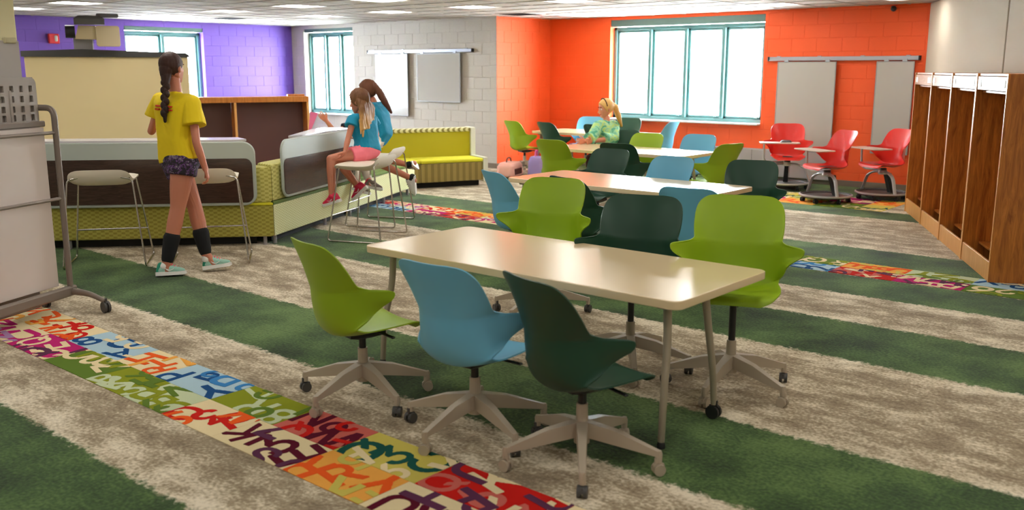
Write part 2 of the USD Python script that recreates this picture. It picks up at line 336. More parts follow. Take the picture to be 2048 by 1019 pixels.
PAL = [('cream', ['red', 'orange']), ('magenta', ['cream', 'plum']), ('sky', ['navy', 'cream']), ('cream', ['orange', 'amber']), ('sky', ['navy', 'blue']), ('olive', ['mint', 'leaf']), ('cream', ['maroon', 'plum']),
       ('rose', ['maroon', 'red']), ('lemon', ['teal', 'cream']), ('red', ['rose', 'cream', 'plum']), ('amber', ['orange', 'lemon']), ('leaf', ['cream', 'olive']), ('cream', ['magenta', 'lilac']), ('mint', ['olive', 'leaf'])]
# strip nearest the camera, two rows, block by block as they lie
UP = [(-8.2, -7.6, 4), (-7.6, -7.05, 9), (-7.05, -6.55, 3), (-6.55, -6.05, 0), (-6.05, -5.4, 2), (-5.4, -4.95, 3), (-4.95, -4.35, 4), (-4.35, -3.78, 5), (-3.78, -3.3, 7), (-3.3, -2.75, 8), (-2.75, -2.1, 9), (-2.1, -1.5, 0), (-1.5, -0.9, 2), (-0.9, -0.3, 5), (-0.3, 0.3, 9)]
LO = [(-8.2, -7.5, 1), (-7.5, -6.9, 0), (-6.9, -6.3, 12), (-6.3, -5.75, 1), (-5.75, -5.2, 11), (-5.2, -4.75, 5), (-4.75, -4.35, 13), (-4.35, -3.88, 0), (-3.88, -3.3, 6), (-3.3, -2.78, 10), (-2.78, -2.2, 6), (-2.2, -1.6, 9), (-1.6, -1.0, 11), (-1.0, -0.4, 3), (-0.4, 0.3, 4)]
for row, (y0, y1) in ((UP, (2.555, 2.84)), (LO, (2.27, 2.555))):
    for x0, x1, k in row:
        letter_tile(x0, x1, y0, y1, PAL[k][0], PAL[k][1], 'PPY2' if k == 4 and x0 < -4.5 and x0 > -5 else None)
def strip(y0, y1, xs, order):
    for k, (x0, x1) in enumerate(zip(xs, xs[1:])):
        for h in (0, 1):
            p = PAL[order[(k + h * 3) % len(order)]]
            letter_tile(x0, x1, y0 + h * (y1 - y0) / 2, y0 + (h + 1) * (y1 - y0) / 2, p[0], p[1])
strip(7.90, 8.47, [-9.75, -9.2, -8.6, -8.05, -7.5, -6.95, -6.4, -5.85, -5.3, -4.75, -4.2, -3.65, -3.1, -2.55, -2.0, -1.4, -0.8, -0.2, 0.4], [4, 2, 1, 9, 12, 0, 10, 3, 5, 8, 2, 4, 9, 1, 11, 10, 13, 2])
strip(11.8, 12.85, [-9.0, -8.4, -7.8, -7.2, -6.6, -6.0, -5.45, -4.9, -4.35, -4.0], [1, 10, 4, 2, 0, 12, 10, 11, 8, 5])

# --- walls of painted concrete block
def wall(name, o, d, nrm, length, height, openings, m, depth=0.25, courses=True, blocks_to=None, label=None, e0=0.0, e1=0.0):
    """o: floor point at s = 0; d along; nrm into the room. The joints are recessed 5 mm behind the block faces."""
    w = thing(name, label, None, kind='structure')
    holes = [sbox(*r) for r in openings]
    full = sbox(0, 0, length, height)
    core = sbox(-e0, -0.05, length + e1, height + 0.15)
    body = core.difference(unary_union(holes)) if holes else core
    def put(poly, a, b):                                    # poly in (s, z), from a to b in front of the wall plane
        g = prism(poly, a, b); g.vertices = g.vertices[:, [0, 2, 1]]; g.faces = g.faces[:, ::-1]
        return frame(g, o, d, nrm)
    for k, p in enumerate(getattr(body, 'geoms', [body])): obj('wall_core', put(p, -depth, -0.004), m, w, smooth=False)
    if not courses: return w
    BW, BH, J, made, rest = 0.40, 0.2025, 0.007, 0, []
    for r in range(int(height / BH) + 1):
        z0 = r * BH; s = -(r % 2) * BW / 2
        while s < (blocks_to or length):
            b = sbox(max(s, 0) + J / 2, z0 + J / 2, min(s + BW, length) - J / 2, min(z0 + BH, height) - J / 2) if min(s + BW, length) - max(s, 0) > 0.03 and min(z0 + BH, height) - z0 > 0.03 else None
            if b is not None:
                for h in holes: b = b.difference(h)
                for p in getattr(b, 'geoms', [b]):
                    if p.is_empty or p.area < 4e-4: continue
                    c = np.array(p.exterior.coords)[:-1]
                    if len(c) == 4:
                        i = p.buffer(-0.0025, join_style=2); ci = np.array(i.exterior.coords)[:-1]
                        g = hull(np.vstack([np.c_[c, np.full(len(c), -0.004)], np.c_[c, np.full(len(c), -0.0022)], np.c_[ci, np.zeros(len(ci))]]))
                    else: g = prism(p, -0.004, 0.0)
                    g.vertices = g.vertices[:, [0, 2, 1]]; g.faces = g.faces[:, ::-1]; g = frame(g, o, d, nrm)
                    if made < 300: obj('block', g, m, w, smooth=False); made += 1
                    else: rest.append(g)
            s += BW
    if rest: obj('block_course', cat(rest), m, w, smooth=False, kind='stuff')
    return w
wall('wall_back', (SIDE, YO), (1, 0), (0, -1), 13.75, CEIL, [(1.37, 0.87, 4.34, 2.62)], 'paint_orange', blocks_to=7.8, e0=0.12, label='orange painted block wall with the wide four-pane window')
wall('wall_return', (SIDE, YG), (0, 1), (1, 0), YO - YG, CEIL, [], 'paint_orange', depth=0.12, e0=-0.006, e1=0.2, label='short orange painted block wall at right angles to the window wall')
wall('wall_far', (X0, YG), (1, 0), (0, -1), SIDE - X0, CEIL, [(0.43, 0.82, 2.04, 2.60)], 'paint_gray', e0=0.2, e1=-0.006, label='pale gray painted block wall behind the sliding whiteboards')
wall('wall_left', (X0, 5.6), (0, 1), (1, 0), YG - 5.6, CEIL, [(3.19, 0.82, 4.83, 2.56)], 'paint_purple', e1=0.2, label='purple painted block wall at the far left')
wall('wall_left_near', (X0, YN), (0, 1), (1, 0), 5.6 - YN, CEIL, [], 'paint_gray', courses=False)
wall('wall_near', (X0, YN), (1, 0), (0, 1), X1 - X0, CEIL, [], 'paint_gray', courses=False)
wall('wall_right', (X1, YN), (0, 1), (-1, 0), YO - YN, CEIL, [], 'paint_gray', courses=False)

# --- the gray partition above and behind the lockers
LD, LN = unit((1.89, -3.70)), V(0.8905, 0.4549)              # along the locker fronts (towards the camera), and away from them
P0 = V(-3.80, 12.06)
part = thing('wall_partition', 'beige fabric-faced partition wall above the open wooden lockers', None, kind='structure')
pw = P0 + LN * 0.46
for a, b in ((-2.04, 2.04), (2.09, 9.2)):
    obj('panel', frame(cbox(((a + b) / 2, 0.09, CEIL / 2), (b - a, 0.18, CEIL), 0.006), pw, LD, LN), 'partition_fabric', part)
obj('joint_strip', frame(pbox((2.02, 0.02, 0), (2.11, 0.16, CEIL)), pw, LD, LN), 'baseboard', part, smooth=False)

# --- baseboards
def skirting(name, o, d, nrm, a, b, h=0.1, m='baseboard', t=0.012):
    obj(name, frame(cbox(((a + b) / 2, t / 2 + 0.001, h / 2), (b - a, t, h), 0.003), o, d, nrm), m, None, kind='structure', label=None)
skirting('baseboard_back', (SIDE, YO), (1, 0), (0, -1), 0.02, 6.8, 0.09)
skirting('baseboard_return', (SIDE, YG), (0, 1), (1, 0), 0.0, YO - YG - 0.02, 0.09)
skirting('baseboard_far', (X0, YG), (1, 0), (0, -1), 0.02, SIDE - X0, 0.09)
skirting('baseboard_left', (X0, YN), (0, 1), (1, 0), 0.0, YG - YN - 0.02, 0.09)

# --- windows
def window(name, o, d, nrm, s0, s1, z0, z1, cols, recess=0.17, header=0.0, label=None):
    w = thing(name, label, None, kind='structure')
    F = lambda m: frame(m, o, d, nrm)
    y = -recess
    if header: obj('header', F(cbox(((s0 + s1) / 2, -0.02 - 0.04, z1 - header / 2 + 0.005), (s1 - s0 - 0.002, 0.10, header), 0.005)), 'window_header', w)
    zt = z1 - header
    fr = 0.055
    obj('window_frame', F(cat(cbox((s0 + fr / 2, y, (z0 + zt) / 2), (fr, 0.09, zt - z0), 0.004), cbox((s1 - fr / 2, y, (z0 + zt) / 2), (fr, 0.09, zt - z0), 0.004),
        cbox(((s0 + s1) / 2, y, zt - fr / 2), (s1 - s0, 0.09, fr), 0.004), cbox(((s0 + s1) / 2, y, z0 + fr / 2), (s1 - s0, 0.09, fr), 0.004))), 'window_paint', w)
    a, b = s0 + fr, s1 - fr; cw = (b - a) / cols
    for k in range(1, cols): obj('mullion', F(cbox((a + k * cw, y + 0.02, (z0 + zt) / 2), (0.055, 0.11, zt - z0 - 2 * fr), 0.004)), 'window_paint', w)
    for k in range(cols):
        u, v = a + k * cw + (0.0275 if k else 0), a + (k + 1) * cw - (0.0275 if k < cols - 1 else 0); t = 0.045
        zb, zz = z0 + fr, zt - fr
        sh = obj('sash', F(cat(cbox((u + t / 2, y - 0.01, (zb + zz) / 2), (t, 0.05, zz - zb), 0.008), cbox((v - t / 2, y - 0.01, (zb + zz) / 2), (t, 0.05, zz - zb), 0.008),
            cbox(((u + v) / 2, y - 0.01, zz - t / 2), (v - u, 0.05, t), 0.008), cbox(((u + v) / 2, y - 0.01, zb + t / 2), (v - u, 0.05, t), 0.008))), 'window_paint', w)
        obj('pane', F(pbox((u + t - 0.005, y - 0.014, zb + t - 0.005), (v - t + 0.005, y - 0.009, zz - t + 0.005))), 'pane', sh, smooth=False)
        obj('crank_handle', F(cat(cbox((v - 0.10, y + 0.035, zb + t / 2), (0.05, 0.03, 0.02), 0.004), tube(smooth_path([(v - 0.10, y + 0.05, zb + t / 2), (v - 0.07, y + 0.06, zb + t / 2 + 0.03), (v - 0.03, y + 0.055, zb + t / 2 + 0.01)], 4), 0.006, 6))), 'window_paint', sh)
    obj('window_sill', F(cbox(((s0 + s1) / 2, (y + 0.05) / 2 + 0.02, z0 - 0.012), (s1 - s0 - 0.002, -y + 0.10, 0.026), 0.004)), 'sill_white', w, label='white sill')
    return w
window('window_1', (SIDE, YO), (1, 0), (0, -1), 1.375, 4.335, 0.895, 2.618, 4, header=0.12, label='wide teal-framed window of four tall panes in the orange wall')
window('window_2', (X0, YG), (1, 0), (0, -1), 0.435, 2.035, 0.845, 2.598, 3, header=0.07, label='teal-framed window in the pale gray wall beside the purple corner')
window('window_3', (X0, 5.6), (0, 1), (1, 0), 3.195, 4.825, 0.845, 2.558, 2, header=0.08, label='teal-framed window in the purple wall behind the cream screen')

# --- suspended ceiling: tees, tiles, lamps, vents
T = 0.61
GX0, GY0 = -9.79 - T / 2 - 13 * T, 10.5 - T / 2 - 21 * T
NX, NY = 34, 28
LAMP = set()
for lx in (-15.5, -13.6, -11.7, -9.79, -7.75, -5.9, -4.0, -2.1, -0.3, 1.4):
    for ly in (-0.5, 2.0, 4.2, 6.35, 8.4, 10.5, 12.7):
        i, j = round((lx - GX0) / T - 0.5), round((ly - GY0) / T - 0.5)
        if lx < SIDE + 0.3 and ly > YG - 0.5: continue
        LAMP.add((i, j))
VENT = {(round((x - GX0) / T - 0.5), round((y - GY0) / T - 0.5)) for x, y in ((-10.5, 12.05), (-15.0, 10.0), (-6.5, 9.3))}
room = unary_union([sbox(X0, YN, X1, YG), sbox(SIDE, YG - 0.01, X1, YO)])
ceil = thing('ceiling', 'suspended ceiling of pale gray lay-in tiles', None, kind='structure')
tees, tiles = [], []
for i in range(-1, NX + 1):
    x = GX0 + i * T
    if X0 < x < X1: tees.append(pbox((x - 0.011, YN, CEIL), (x + 0.011, YG if x < SIDE else YO, CEIL + 0.022)))
for j in range(-1, NY + 3):
    y = GY0 + j * T
    if YN < y < YO: tees.append(pbox((X0 if y < YG else SIDE, y - 0.011, CEIL + 0.0004), (X1, y + 0.011, CEIL + 0.022)))
obj('ceiling_tee', cat(tees), 'ceiling_grid', ceil, smooth=False, kind='stuff')
for i in range(-1, NX + 1):
    for j in range(-1, NY + 3):
        if (i, j) in LAMP or (i, j) in VENT: continue
        c = sbox(GX0 + i * T + 0.003, GY0 + j * T + 0.003, GX0 + (i + 1) * T - 0.003, GY0 + (j + 1) * T - 0.003).intersection(room)
        if c.is_empty or c.area < 0.01 or c.geom_type != 'Polygon': continue
        q = V(*c.centroid.coords[0], CEIL) - EYE; k = q @ fw
        px = (q @ rt) / k * FPX + 1024 if k > 0 else -1; py = 509.5 - (q @ up) / k * FPX if k > 0 else -99
        tiles.append((not (k > 0 and -30 < px < 1900 and py > -6), k, c))
tiles.sort(key=lambda t: (t[0], t[1]))
rest = []
for k, (_, _, c) in enumerate(tiles):
    x0, y0, x1, y1 = c.bounds
    g = pbox((x0, y0, CEIL + 0.008), (x1, y1, CEIL + 0.02)) if abs(c.area - (x1 - x0) * (y1 - y0)) < 1e-6 else prism(c, CEIL + 0.008, CEIL + 0.02)
    if k < 300: obj('ceiling_tile', g, 'ceiling_tile', ceil, smooth=False)
    else: rest.append(g)
obj('ceiling_tile_field', cat(rest), 'ceiling_tile', ceil, smooth=False, kind='stuff')
obj('roof_deck', prism(room.buffer(0.3, join_style=2), CEIL + 0.12, CEIL + 0.2), 'ceiling_grid', ceil, smooth=False)

lamp0 = None
lamp_at = sorted(LAMP)
def lamp_label(x, y):
    q = V(x, y, CEIL) - EYE; k = q @ fw
    px, py = (q @ rt) / k * FPX + 1024, 509.5 - (q @ up) / k * FPX
    near = [('the purple wall', abs(x - X0)), ('the orange window wall', abs(y - YO) + (9 if x < SIDE else 0)), ('the gray wall of whiteboards', abs(y - YG) + (9 if x > SIDE else 0))]
    return px, py, k
shown = []
for (i, j) in lamp_at:
    x, y = GX0 + (i + 0.5) * T, GY0 + (j + 0.5) * T
    px, py, k = lamp_label(x, y)
    shown.append((x, y, px, py, k > 0 and 0 < px < 2048 and 0 < py < 60))
rows = sorted({round(y, 2) for x, y, *_ in shown if _[2]}, reverse=True)
for x, y, px, py, vis in shown:
    if vis:
        row = [s for s in shown if s[4] and abs(s[1] - y) < 0.1]; row.sort(); k = [round(s[0], 3) for s in row].index(round(x, 3))
        rn = ['row nearest the windows', 'second row from the windows', 'third row from the windows', 'fourth row from the windows', 'fifth row from the windows'][rows.index(round(y, 2))]
        lab = f'lit ceiling lamp, {["first", "second", "third", "fourth", "fifth", "sixth", "seventh"][k]} from left in {rn}'
    else: lab = 'square lit ceiling lamp overhead, outside the picture'
    if lamp0 is None:
        lamp0 = thing('ceiling_lamp', lab, 'lamp', (x, y, CEIL), 0, 'square ceiling lamps')
        h = T / 2 - 0.012
        obj('lamp_frame', cat(*[cbox(c, s, 0.003) for c, s in (((0, h - 0.012, 0.006), (2 * h, 0.024, 0.016)), ((0, -h + 0.012, 0.006), (2 * h, 0.024, 0.016)), ((h - 0.012, 0, 0.006), (0.024, 2 * h - 0.05, 0.016)), ((-h + 0.012, 0, 0.006), (0.024, 2 * h - 0.05, 0.016)))]), 'lamp_frame', lamp0)
        obj('diffuser', pbox((-h + 0.025, -h + 0.025, 0.006), (h - 0.025, h - 0.025, 0.012)), 'panel_glow', lamp0, smooth=False)
    else: dup(lamp0, lab, (x, y, CEIL), 0, None if vis else 'ceiling lamps outside the picture')
vent0 = None
for (i, j), lab in zip(sorted(VENT), ('dark ceiling air vent near the purple wall window', 'dark ceiling air vent above the gray and orange corner', 'dark ceiling air vent out of the picture overhead')):
    x, y = GX0 + (i + 0.5) * T, GY0 + (j + 0.5) * T
    v = thing('ceiling_vent', lab, 'air vent', (x, y, CEIL), 0, 'ceiling air vents')
    h = T / 2 - 0.012
    obj('vent_frame', cat(*[cbox(c, s, 0.003) for c, s in (((0, h - 0.02, 0.006), (2 * h, 0.04, 0.014)), ((0, -h + 0.02, 0.006), (2 * h, 0.04, 0.014)), ((h - 0.02, 0, 0.006), (0.04, 2 * h - 0.08, 0.014)), ((-h + 0.02, 0, 0.006), (0.04, 2 * h - 0.08, 0.014)))]), 'ceiling_grid', v)
    obj('vent_back', pbox((-h + 0.03, -h + 0.03, 0.02), (h - 0.03, h - 0.03, 0.024)), 'dark_vent', v, smooth=False)
    for q in range(7): obj('louver', rotx(cbox((0, 0, 0), (2 * h - 0.08, 0.05, 0.003), 0.001), 0.6).apply_translation((0, -h + 0.07 + q * 0.073, 0.008)), 'dark_vent', v)

# --- square column at the far left
cl = thing('column_1', 'square beige column at the left edge of the picture', None, kind='structure')
obj('shaft', cbox((-11.03, 4.08, CEIL / 2), (0.5, 0.5, CEIL), 0.01), 'column_paint', cl)

# --- convector under the wide window
cv = thing('convector', 'long gray convector heater cover under the orange wall window', 'radiator', (-6.9, YO, 0))
obj('cover', cbox((0, -0.035, 0.28), (2.62, 0.065, 0.42), 0.006), 'convector', cv)
obj('top_grille', cbox((0, -0.035, 0.4955), (2.60, 0.06, 0.009), 0.003), 'aluminium', cv)
for q in range(3): obj('seam', cbox((-0.66 + q * 0.66, -0.0685, 0.28), (0.006, 0.003, 0.40), 0.001), 'dark_gray', cv)

# --- sliding boards hung on rails
def hang_rail(name, label, o, d, nrm, s0, s1, z):
    t = thing(name, label, 'rail')
    F = lambda m: frame(m, o, d, nrm)
    obj('rail', F(cbox(((s0 + s1) / 2, 0.025, z), (s1 - s0, 0.045, 0.062), 0.005)), 'aluminium', t)
    obj('rail_lip', F(cbox(((s0 + s1) / 2, 0.055, z - 0.022), (s1 - s0, 0.014, 0.016), 0.003)), 'aluminium', t)
    for s in (s0 - 0.012, s1 + 0.012): obj('end_cap', F(cbox((s, 0.03, z), (0.024, 0.062, 0.066), 0.004)), 'black_plastic', t)
    for s in np.linspace(s0 + 0.15, s1 - 0.15, 4): obj('bracket', F(cbox((s, 0.02, z + 0.036), (0.06, 0.036, 0.012), 0.003)), 'aluminium', t)
def hang_board(name, label, category, o, d, nrm, s0, s1, z0, z1, m):
    t = thing(name, label, category)
    F = lambda m_: frame(m_, o, d, nrm)
    obj('board', F(cbox(((s0 + s1) / 2, 0.069, (z0 + z1) / 2), (s1 - s0 - 0.02, 0.016, z1 - z0 - 0.02), 0.003)), m, t)
    obj('board_edge', F(cat(cbox((s0 + 0.007, 0.069, (z0 + z1) / 2), (0.014, 0.024, z1 - z0), 0.004), cbox((s1 - 0.007, 0.069, (z0 + z1) / 2), (0.014, 0.024, z1 - z0), 0.004),
        cbox(((s0 + s1) / 2, 0.069, z1 - 0.007), (s1 - s0, 0.024, 0.014), 0.004), cbox(((s0 + s1) / 2, 0.069, z0 + 0.007), (s1 - s0, 0.024, 0.014), 0.004))), 'board_edge', t)
    for s in (s0 + 0.14, s1 - 0.14): obj('hook', F(cbox((s, 0.071, z1 + 0.012), (0.07, 0.012, 0.05), 0.003)), 'aluminium', t)
WF = ((X0, YG), (1, 0), (0, -1)); WB = ((SIDE, YO), (1, 0), (0, -1))
hang_rail('board_rail', 'silver sliding rail on the gray wall carrying two whiteboards', *WF, 2.55, 5.38, 2.10)
hang_board('sliding_whiteboard', 'tall glossy whiteboard reflecting the window on the gray wall rail', 'whiteboard', *WF, 2.80, 3.72, 0.87, 2.055, 'board_white')
hang_board('sliding_whiteboard', 'shorter square tackboard right of the glossy board on the gray wall', 'whiteboard', *WF, 3.98, 5.12, 1.16, 2.055, 'fabric_board')
hang_rail('board_rail', 'long silver sliding rail on the orange wall right of the window', *WB, 4.46, 6.74, 1.92)
hang_board('sliding_whiteboard', 'tall pale board hung on the orange wall rail next to the window', 'whiteboard', *WB, 4.62, 5.56, 0.53, 1.875, 'fabric_board')
hang_board('sliding_whiteboard', 'tall pale board on the orange wall rail partly hidden by the lockers', 'whiteboard', *WB, 6.16, 6.70, 0.53, 1.875, 'fabric_board')

# --- small fittings
al = thing('fire_alarm', 'red fire alarm strobe with white lens on the purple wall', 'fire alarm', (X0, 7.47, 2.29))
obj('housing', cbox((0.03, 0, 0), (0.05, 0.19, 0.17), 0.012), 'alarm_red', al)
obj('strobe_lens', cbox((0.062, 0.03, 0.005), (0.022, 0.05, 0.10), 0.01), 'sill_white', al, label='white strobe lens')
se = thing('motion_sensor', 'small black sensor high on the orange wall near the ceiling', 'sensor', (-4.83, YO, 2.63))
obj('mount', cbox((0, -0.02, 0), (0.05, 0.035, 0.05), 0.006), 'black_plastic', se)
obj('lens', trimesh.creation.icosphere(2, 0.04).apply_translation((0.02, -0.06, -0.015)), 'black_plastic', se, smooth=True)

# ================================================================== chairs
from scipy.interpolate import PchipInterpolator
CTRL = np.array([  # forward, height, half width (arc), lateral bend radius
    (.240, .388, .150, 1.6), (.234, .410, .205, 1.6), (.195, .426, .238, 1.5), (.10, .418, .250, 1.2), (-.02, .400, .250, .8), (-.11, .384, .240, .5), (-.175, .390, .250, .40),
    (-.219, .430, .290, .33), (-.243, .50, .345, .285), (-.254, .572, .392, .272), (-.258, .622, .418, .268), (-.2592, .631, .408, .268), (-.2605, .640, .312, .272), (-.264, .656, .280, .29),
    (-.280, .73, .268, .38), (-.303, .81, .252, .50), (-.316, .855, .230, .60), (-.322, .879, .202, .66), (-.326, .893, .165, .70), (-.3275, .900, .110, .70)])
def shell_mesh(th=0.007, rows=62, cols=33):
    k = np.arange(len(CTRL)); q = [PchipInterpolator(k, CTRL[:, i]) for i in range(4)]
    t = np.linspace(0, len(CTRL) - 1, rows)
    x, z, w, R = (f(t) for f in q)
    tx, tz = q[0](t, 1), q[1](t, 1); L = np.hypot(tx, tz); tx, tz = tx / L, tz / L
    for _ in range(2): tx = np.convolve(np.pad(tx, 1, 'edge'), [.25, .5, .25], 'valid'); tz = np.convolve(np.pad(tz, 1, 'edge'), [.25, .5, .25], 'valid')
    nx, nz = tz, -tx
    u = np.linspace(-1, 1, cols); G = np.zeros((rows, cols, 3))
    for r in range(rows):
        s = np.abs(u) * w[r]; sg = np.sign(u); cap = 1.40 * R[r]
        a = np.minimum(s, cap) / R[r]; ex = np.maximum(s - cap, 0)
        lat = R[r] * np.sin(a) + ex * math.cos(1.40); off = R[r] * (1 - np.cos(a)) + ex * math.sin(1.40)
        fl = np.clip((z[r] - .50) / .1, 0, 1) * np.clip((.648 - z[r]) / .016, 0, 1)
        lat = lat + fl * np.clip((s - .27) / .15, 0, 1) ** 1.4 * 0.085
        drop = fl * np.clip((s - .30) / .15, 0, 1) ** 2 * 0.008
        G[r] = np.c_[x[r] + nx[r] * off, lat * sg, z[r] + nz[r] * off - drop]
    du = np.gradient(G, axis=1); dv = np.gradient(G, axis=0); N = np.cross(dv, du); N /= np.linalg.norm(N, axis=2, keepdims=True) + 1e-12
    if N[8, cols // 2, 2] < 0: N = -N
    A, B = (G + N * th / 2).reshape(-1, 3), (G - N * th / 2).reshape(-1, 3); n = rows * cols; f = []
    idx = lambda r, c: r * cols + c
    for r in range(rows - 1):
        for c in range(cols - 1):
            a, b, c2, d = idx(r, c), idx(r, c + 1), idx(r + 1, c + 1), idx(r + 1, c)
            f += [(a, b, c2), (a, c2, d), (a + n, c2 + n, b + n), (a + n, d + n, c2 + n)]
    ring = [idx(0, c) for c in range(cols)] + [idx(r, cols - 1) for r in range(1, rows)] + [idx(rows - 1, c) for c in range(cols - 2, -1, -1)] + [idx(r, 0) for r in range(rows - 2, 0, -1)]
    for a, b in zip(ring, ring[1:] + ring[:1]): f += [(a, a + n, b + n), (a, b + n, b)]
    m = trimesh.Trimesh(np.vstack([A, B]), f, process=False)
    if m.volume < 0: m.faces = m.faces[:, ::-1]
    return m
SHELL = shell_mesh()
def caster_mesh(r=0.027, hood=True):
    w = [trimesh.creation.cylinder(r, 0.016, sections=14).apply_transform(trimesh.transformations.rotation_matrix(math.pi / 2, (1, 0, 0))).apply_translation((0, s * 0.014, r)) for s in (-1, 1)]
    p = [trimesh.creation.cylinder(0.009, 0.035, sections=8).apply_translation((0.012, 0, r * 2 + 0.008))]
    return cat(*w, *p, hull(np.array([(a, b, c) for b in (-0.006, 0.006) for a, c in ((-0.03, r), (-0.024, r * 1.9), (0.01, r * 2.3), (0.03, r * 1.8), (0.012, r))])))
def make_chair(color, dz, label, loc, rot):
    t = thing('task_chair', label, 'chair', loc, rot, 'shell task chairs around the tables')
    obj('shell', move(SHELL, (0, 0, dz)), 'shell_' + color, t, smooth=50)
    obj('seat_bracket', move(cat(hull([(x, y, z) for x, y in ((-.10, -.06), (-.10, .06), (.10, -.08), (.10, .08)) for z in (.383, .36)] + [(x, y, .342) for x in (-.04, .04) for y in (-.04, .04)]), cbox((.05, -.17, .385), (.022, .16, .009), .003)), (0, 0, dz)), 'black_plastic', t)
    obj('gas_lift', lathe([(0, .22), (.019, .22), (.019, .36 + dz), (0, .36 + dz)], 12), 'black_plastic', t)
    obj('column', lathe([(0, .10), (.036, .10), (.036, .17), (.028, .20), (.026, .285), (0, .285)], 16), 'base_gray', t)
    for k in range(5):
        a = math.radians({'green': 18, 'blue': 36}.get(color, 54) + 72 * k)
        leg = cat(hull([(.02, y, z) for y in (-.026, .026) for z in (.135, .205)] + [(.352, y, z) for y in (-.014, .014) for z in (.086, .112)] + [(.16, y, .180) for y in (-.018, .018)]), lathe([(0, .058), (.015, .06), (.016, .10), (.011, .113), (0, .114)], 10).apply_translation((.355, 0, 0)))
        obj('leg', rotz(leg, a), 'base_gray', t)
        c = rotz(caster_mesh(), 1.1 + k * 2.0); obj('caster', move(c, (.355 * math.cos(a), .355 * math.sin(a), 0)), 'dark_gray' if k % 2 else 'base_gray', t)
    return t
proto = {}
def chair(color, mx, my, heading, label, dz=0.0):
    """Placed by the middle of its top edge; dz = how far the gas lift is raised."""
    a = math.radians(heading); x, y = mx + .32 * math.cos(a), my + .32 * math.sin(a)
    if (color, dz) not in proto: proto[color, dz] = make_chair(color, dz, label, (x, y, 0), heading)
    else: dup(proto[color, dz], label, (x, y, 0), heading)
for c in (
    ('lime', -3.81, 2.81, 78, 'lime green shell chair at the front left of the nearest table, seen from behind'),
    ('blue', -2.94, 2.84, 92, 'light blue shell chair in the foreground between the lime and the dark green chair'),
    ('green', -2.43, 2.90, 73, 'dark green, almost black shell chair in the front right of the foreground row'),
    ('lime', -4.20, 5.40, -70, 'lime green chair facing the camera across the left half of the nearest table', .07),
    ('green', -3.05, 4.81, -70, 'dark green chair facing the camera across the middle of the nearest table', .10),
    ('lime', -2.43, 4.84, -66, 'large lime green chair facing the camera at the right end of the nearest table', .15),
    ('blue', -5.32, 5.89, 68, 'teal blue chair turned away at the left end of the second table'),
    ('green', -4.57, 5.95, 76, 'dark green chair hidden behind the lime chair, its right arm showing'),
    ('blue', -3.44, 5.97, 99, 'teal blue chair seen from behind at the right half of the second table'),
    ('green', -5.83, 8.51, -86, 'gray green chair facing the camera at the left of the second table far side'),
    ('blue', -4.81, 8.12, -88, 'pale blue chair facing the camera at the middle of the second table far side'),
    ('lime', -5.16, 10.02, 166, 'olive lime chair seen from behind at the right end of the third table'),
    ('green', -4.05, 8.29, -72, 'dark green chair facing the camera at the right end of the second table'),
    ('lime', -7.22, 9.11, 92, 'olive lime chair seen from behind at the left end of the third table'),
    ('green', -6.25, 9.16, 98, 'black looking chair back between the woman and the gray green chair'),
    ('green', -7.52, 11.30, -76, 'gray green chair the woman in the printed tunic sits on'),
    ('lime', -6.92, 10.97, -84, 'lime chair facing the camera right of the woman across the third table'),
    ('blue', -6.26, 11.22, -84, 'pale blue chair facing the camera at the right end of the third table'),
    ('lime', -10.46, 12.12, 76, 'lime chair in profile at the left end of the farthest table by the orange corner'),
    ('green', -9.74, 12.14, 76, 'dark green chair in profile tucked into the left of the farthest table'),
    ('green', -8.72, 12.16, 92, 'dark green chair back just showing behind the left shoulder of the woman'),
    ('blue', -9.74, 13.54, -74, 'bright blue chair on the far side of the farthest table left of the woman', .04),
    ('green', -9.0, 13.60, -76, 'gray green chair on the far side of the farthest table right of the ponytail', .04),
    ('blue', -7.80, 13.14, 186, 'bright blue chair in profile at the right end of the farthest table', .04)):
    chair(*c)

# ================================================================== tables
def make_table(label, loc, L=2.15, W=0.91, H=0.73):
    t = thing('classroom_table', label, 'table', loc, 0, 'cream classroom tables')
    obj('tabletop', bevel_prism(rrect(-L / 2, -W / 2, L / 2, W / 2, 0.055), H - 0.042, H, 0.006), 'table_top', t, smooth=40)
    obj('under_frame', cat(cbox((0, 0.0, H - 0.06), (L - 0.5, 0.05, 0.034), 0.004), *[cbox((s * (L / 2 - 0.13), -0.13, H - 0.0545), (0.06, 0.50, 0.024), 0.004) for s in (-1, 1)]), 'leg_metal', t)
    for s in (-1, 1):
        x = s * (L / 2 - 0.13)
        for ya, yb, foot in ((-.33, -.405, 'glide'), (.02, .10, 'caster')):
            zb = 0.03 if foot == 'glide' else 0.075
            obj('leg', tube(smooth_path([(x, ya, H - 0.04), (x + s * .012, ya * 0.6 + yb * 0.4 + (.02 if ya < 0 else -.0), H * 0.66), (x + s * .03, ya * 0.25 + yb * 0.75, H * 0.36), (x + s * .035, yb, zb)], 6), np.linspace(0.021, 0.017, 19), 10, 1.0), 'leg_metal', t, smooth=60)
            if foot == 'glide': obj('glide', lathe([(0, 0), (.02, 0), (.02, .02), (.012, .034), (0, .034)], 12).apply_translation((x + s * .035, yb, 0)), 'black_plastic', t)
            else: obj('caster', move(caster_mesh(0.036), (x + s * .035, yb, 0)), 'black_plastic', t)
    return t
t0 = make_table('nearest cream table with the light blue chair and a window glare on its right end', (-3.13, 3.99, 0))
dup(t0, 'second cream table from the camera, its right half white with window reflection', (-4.80, 7.21, 0), 0)
dup(t0, 'third cream table from the camera, where the woman rests her arms', (-6.80, 10.26, 0), 0)
dup(t0, 'farthest cream table under the window in the orange corner', (-9.10, 12.80, 0), 0)

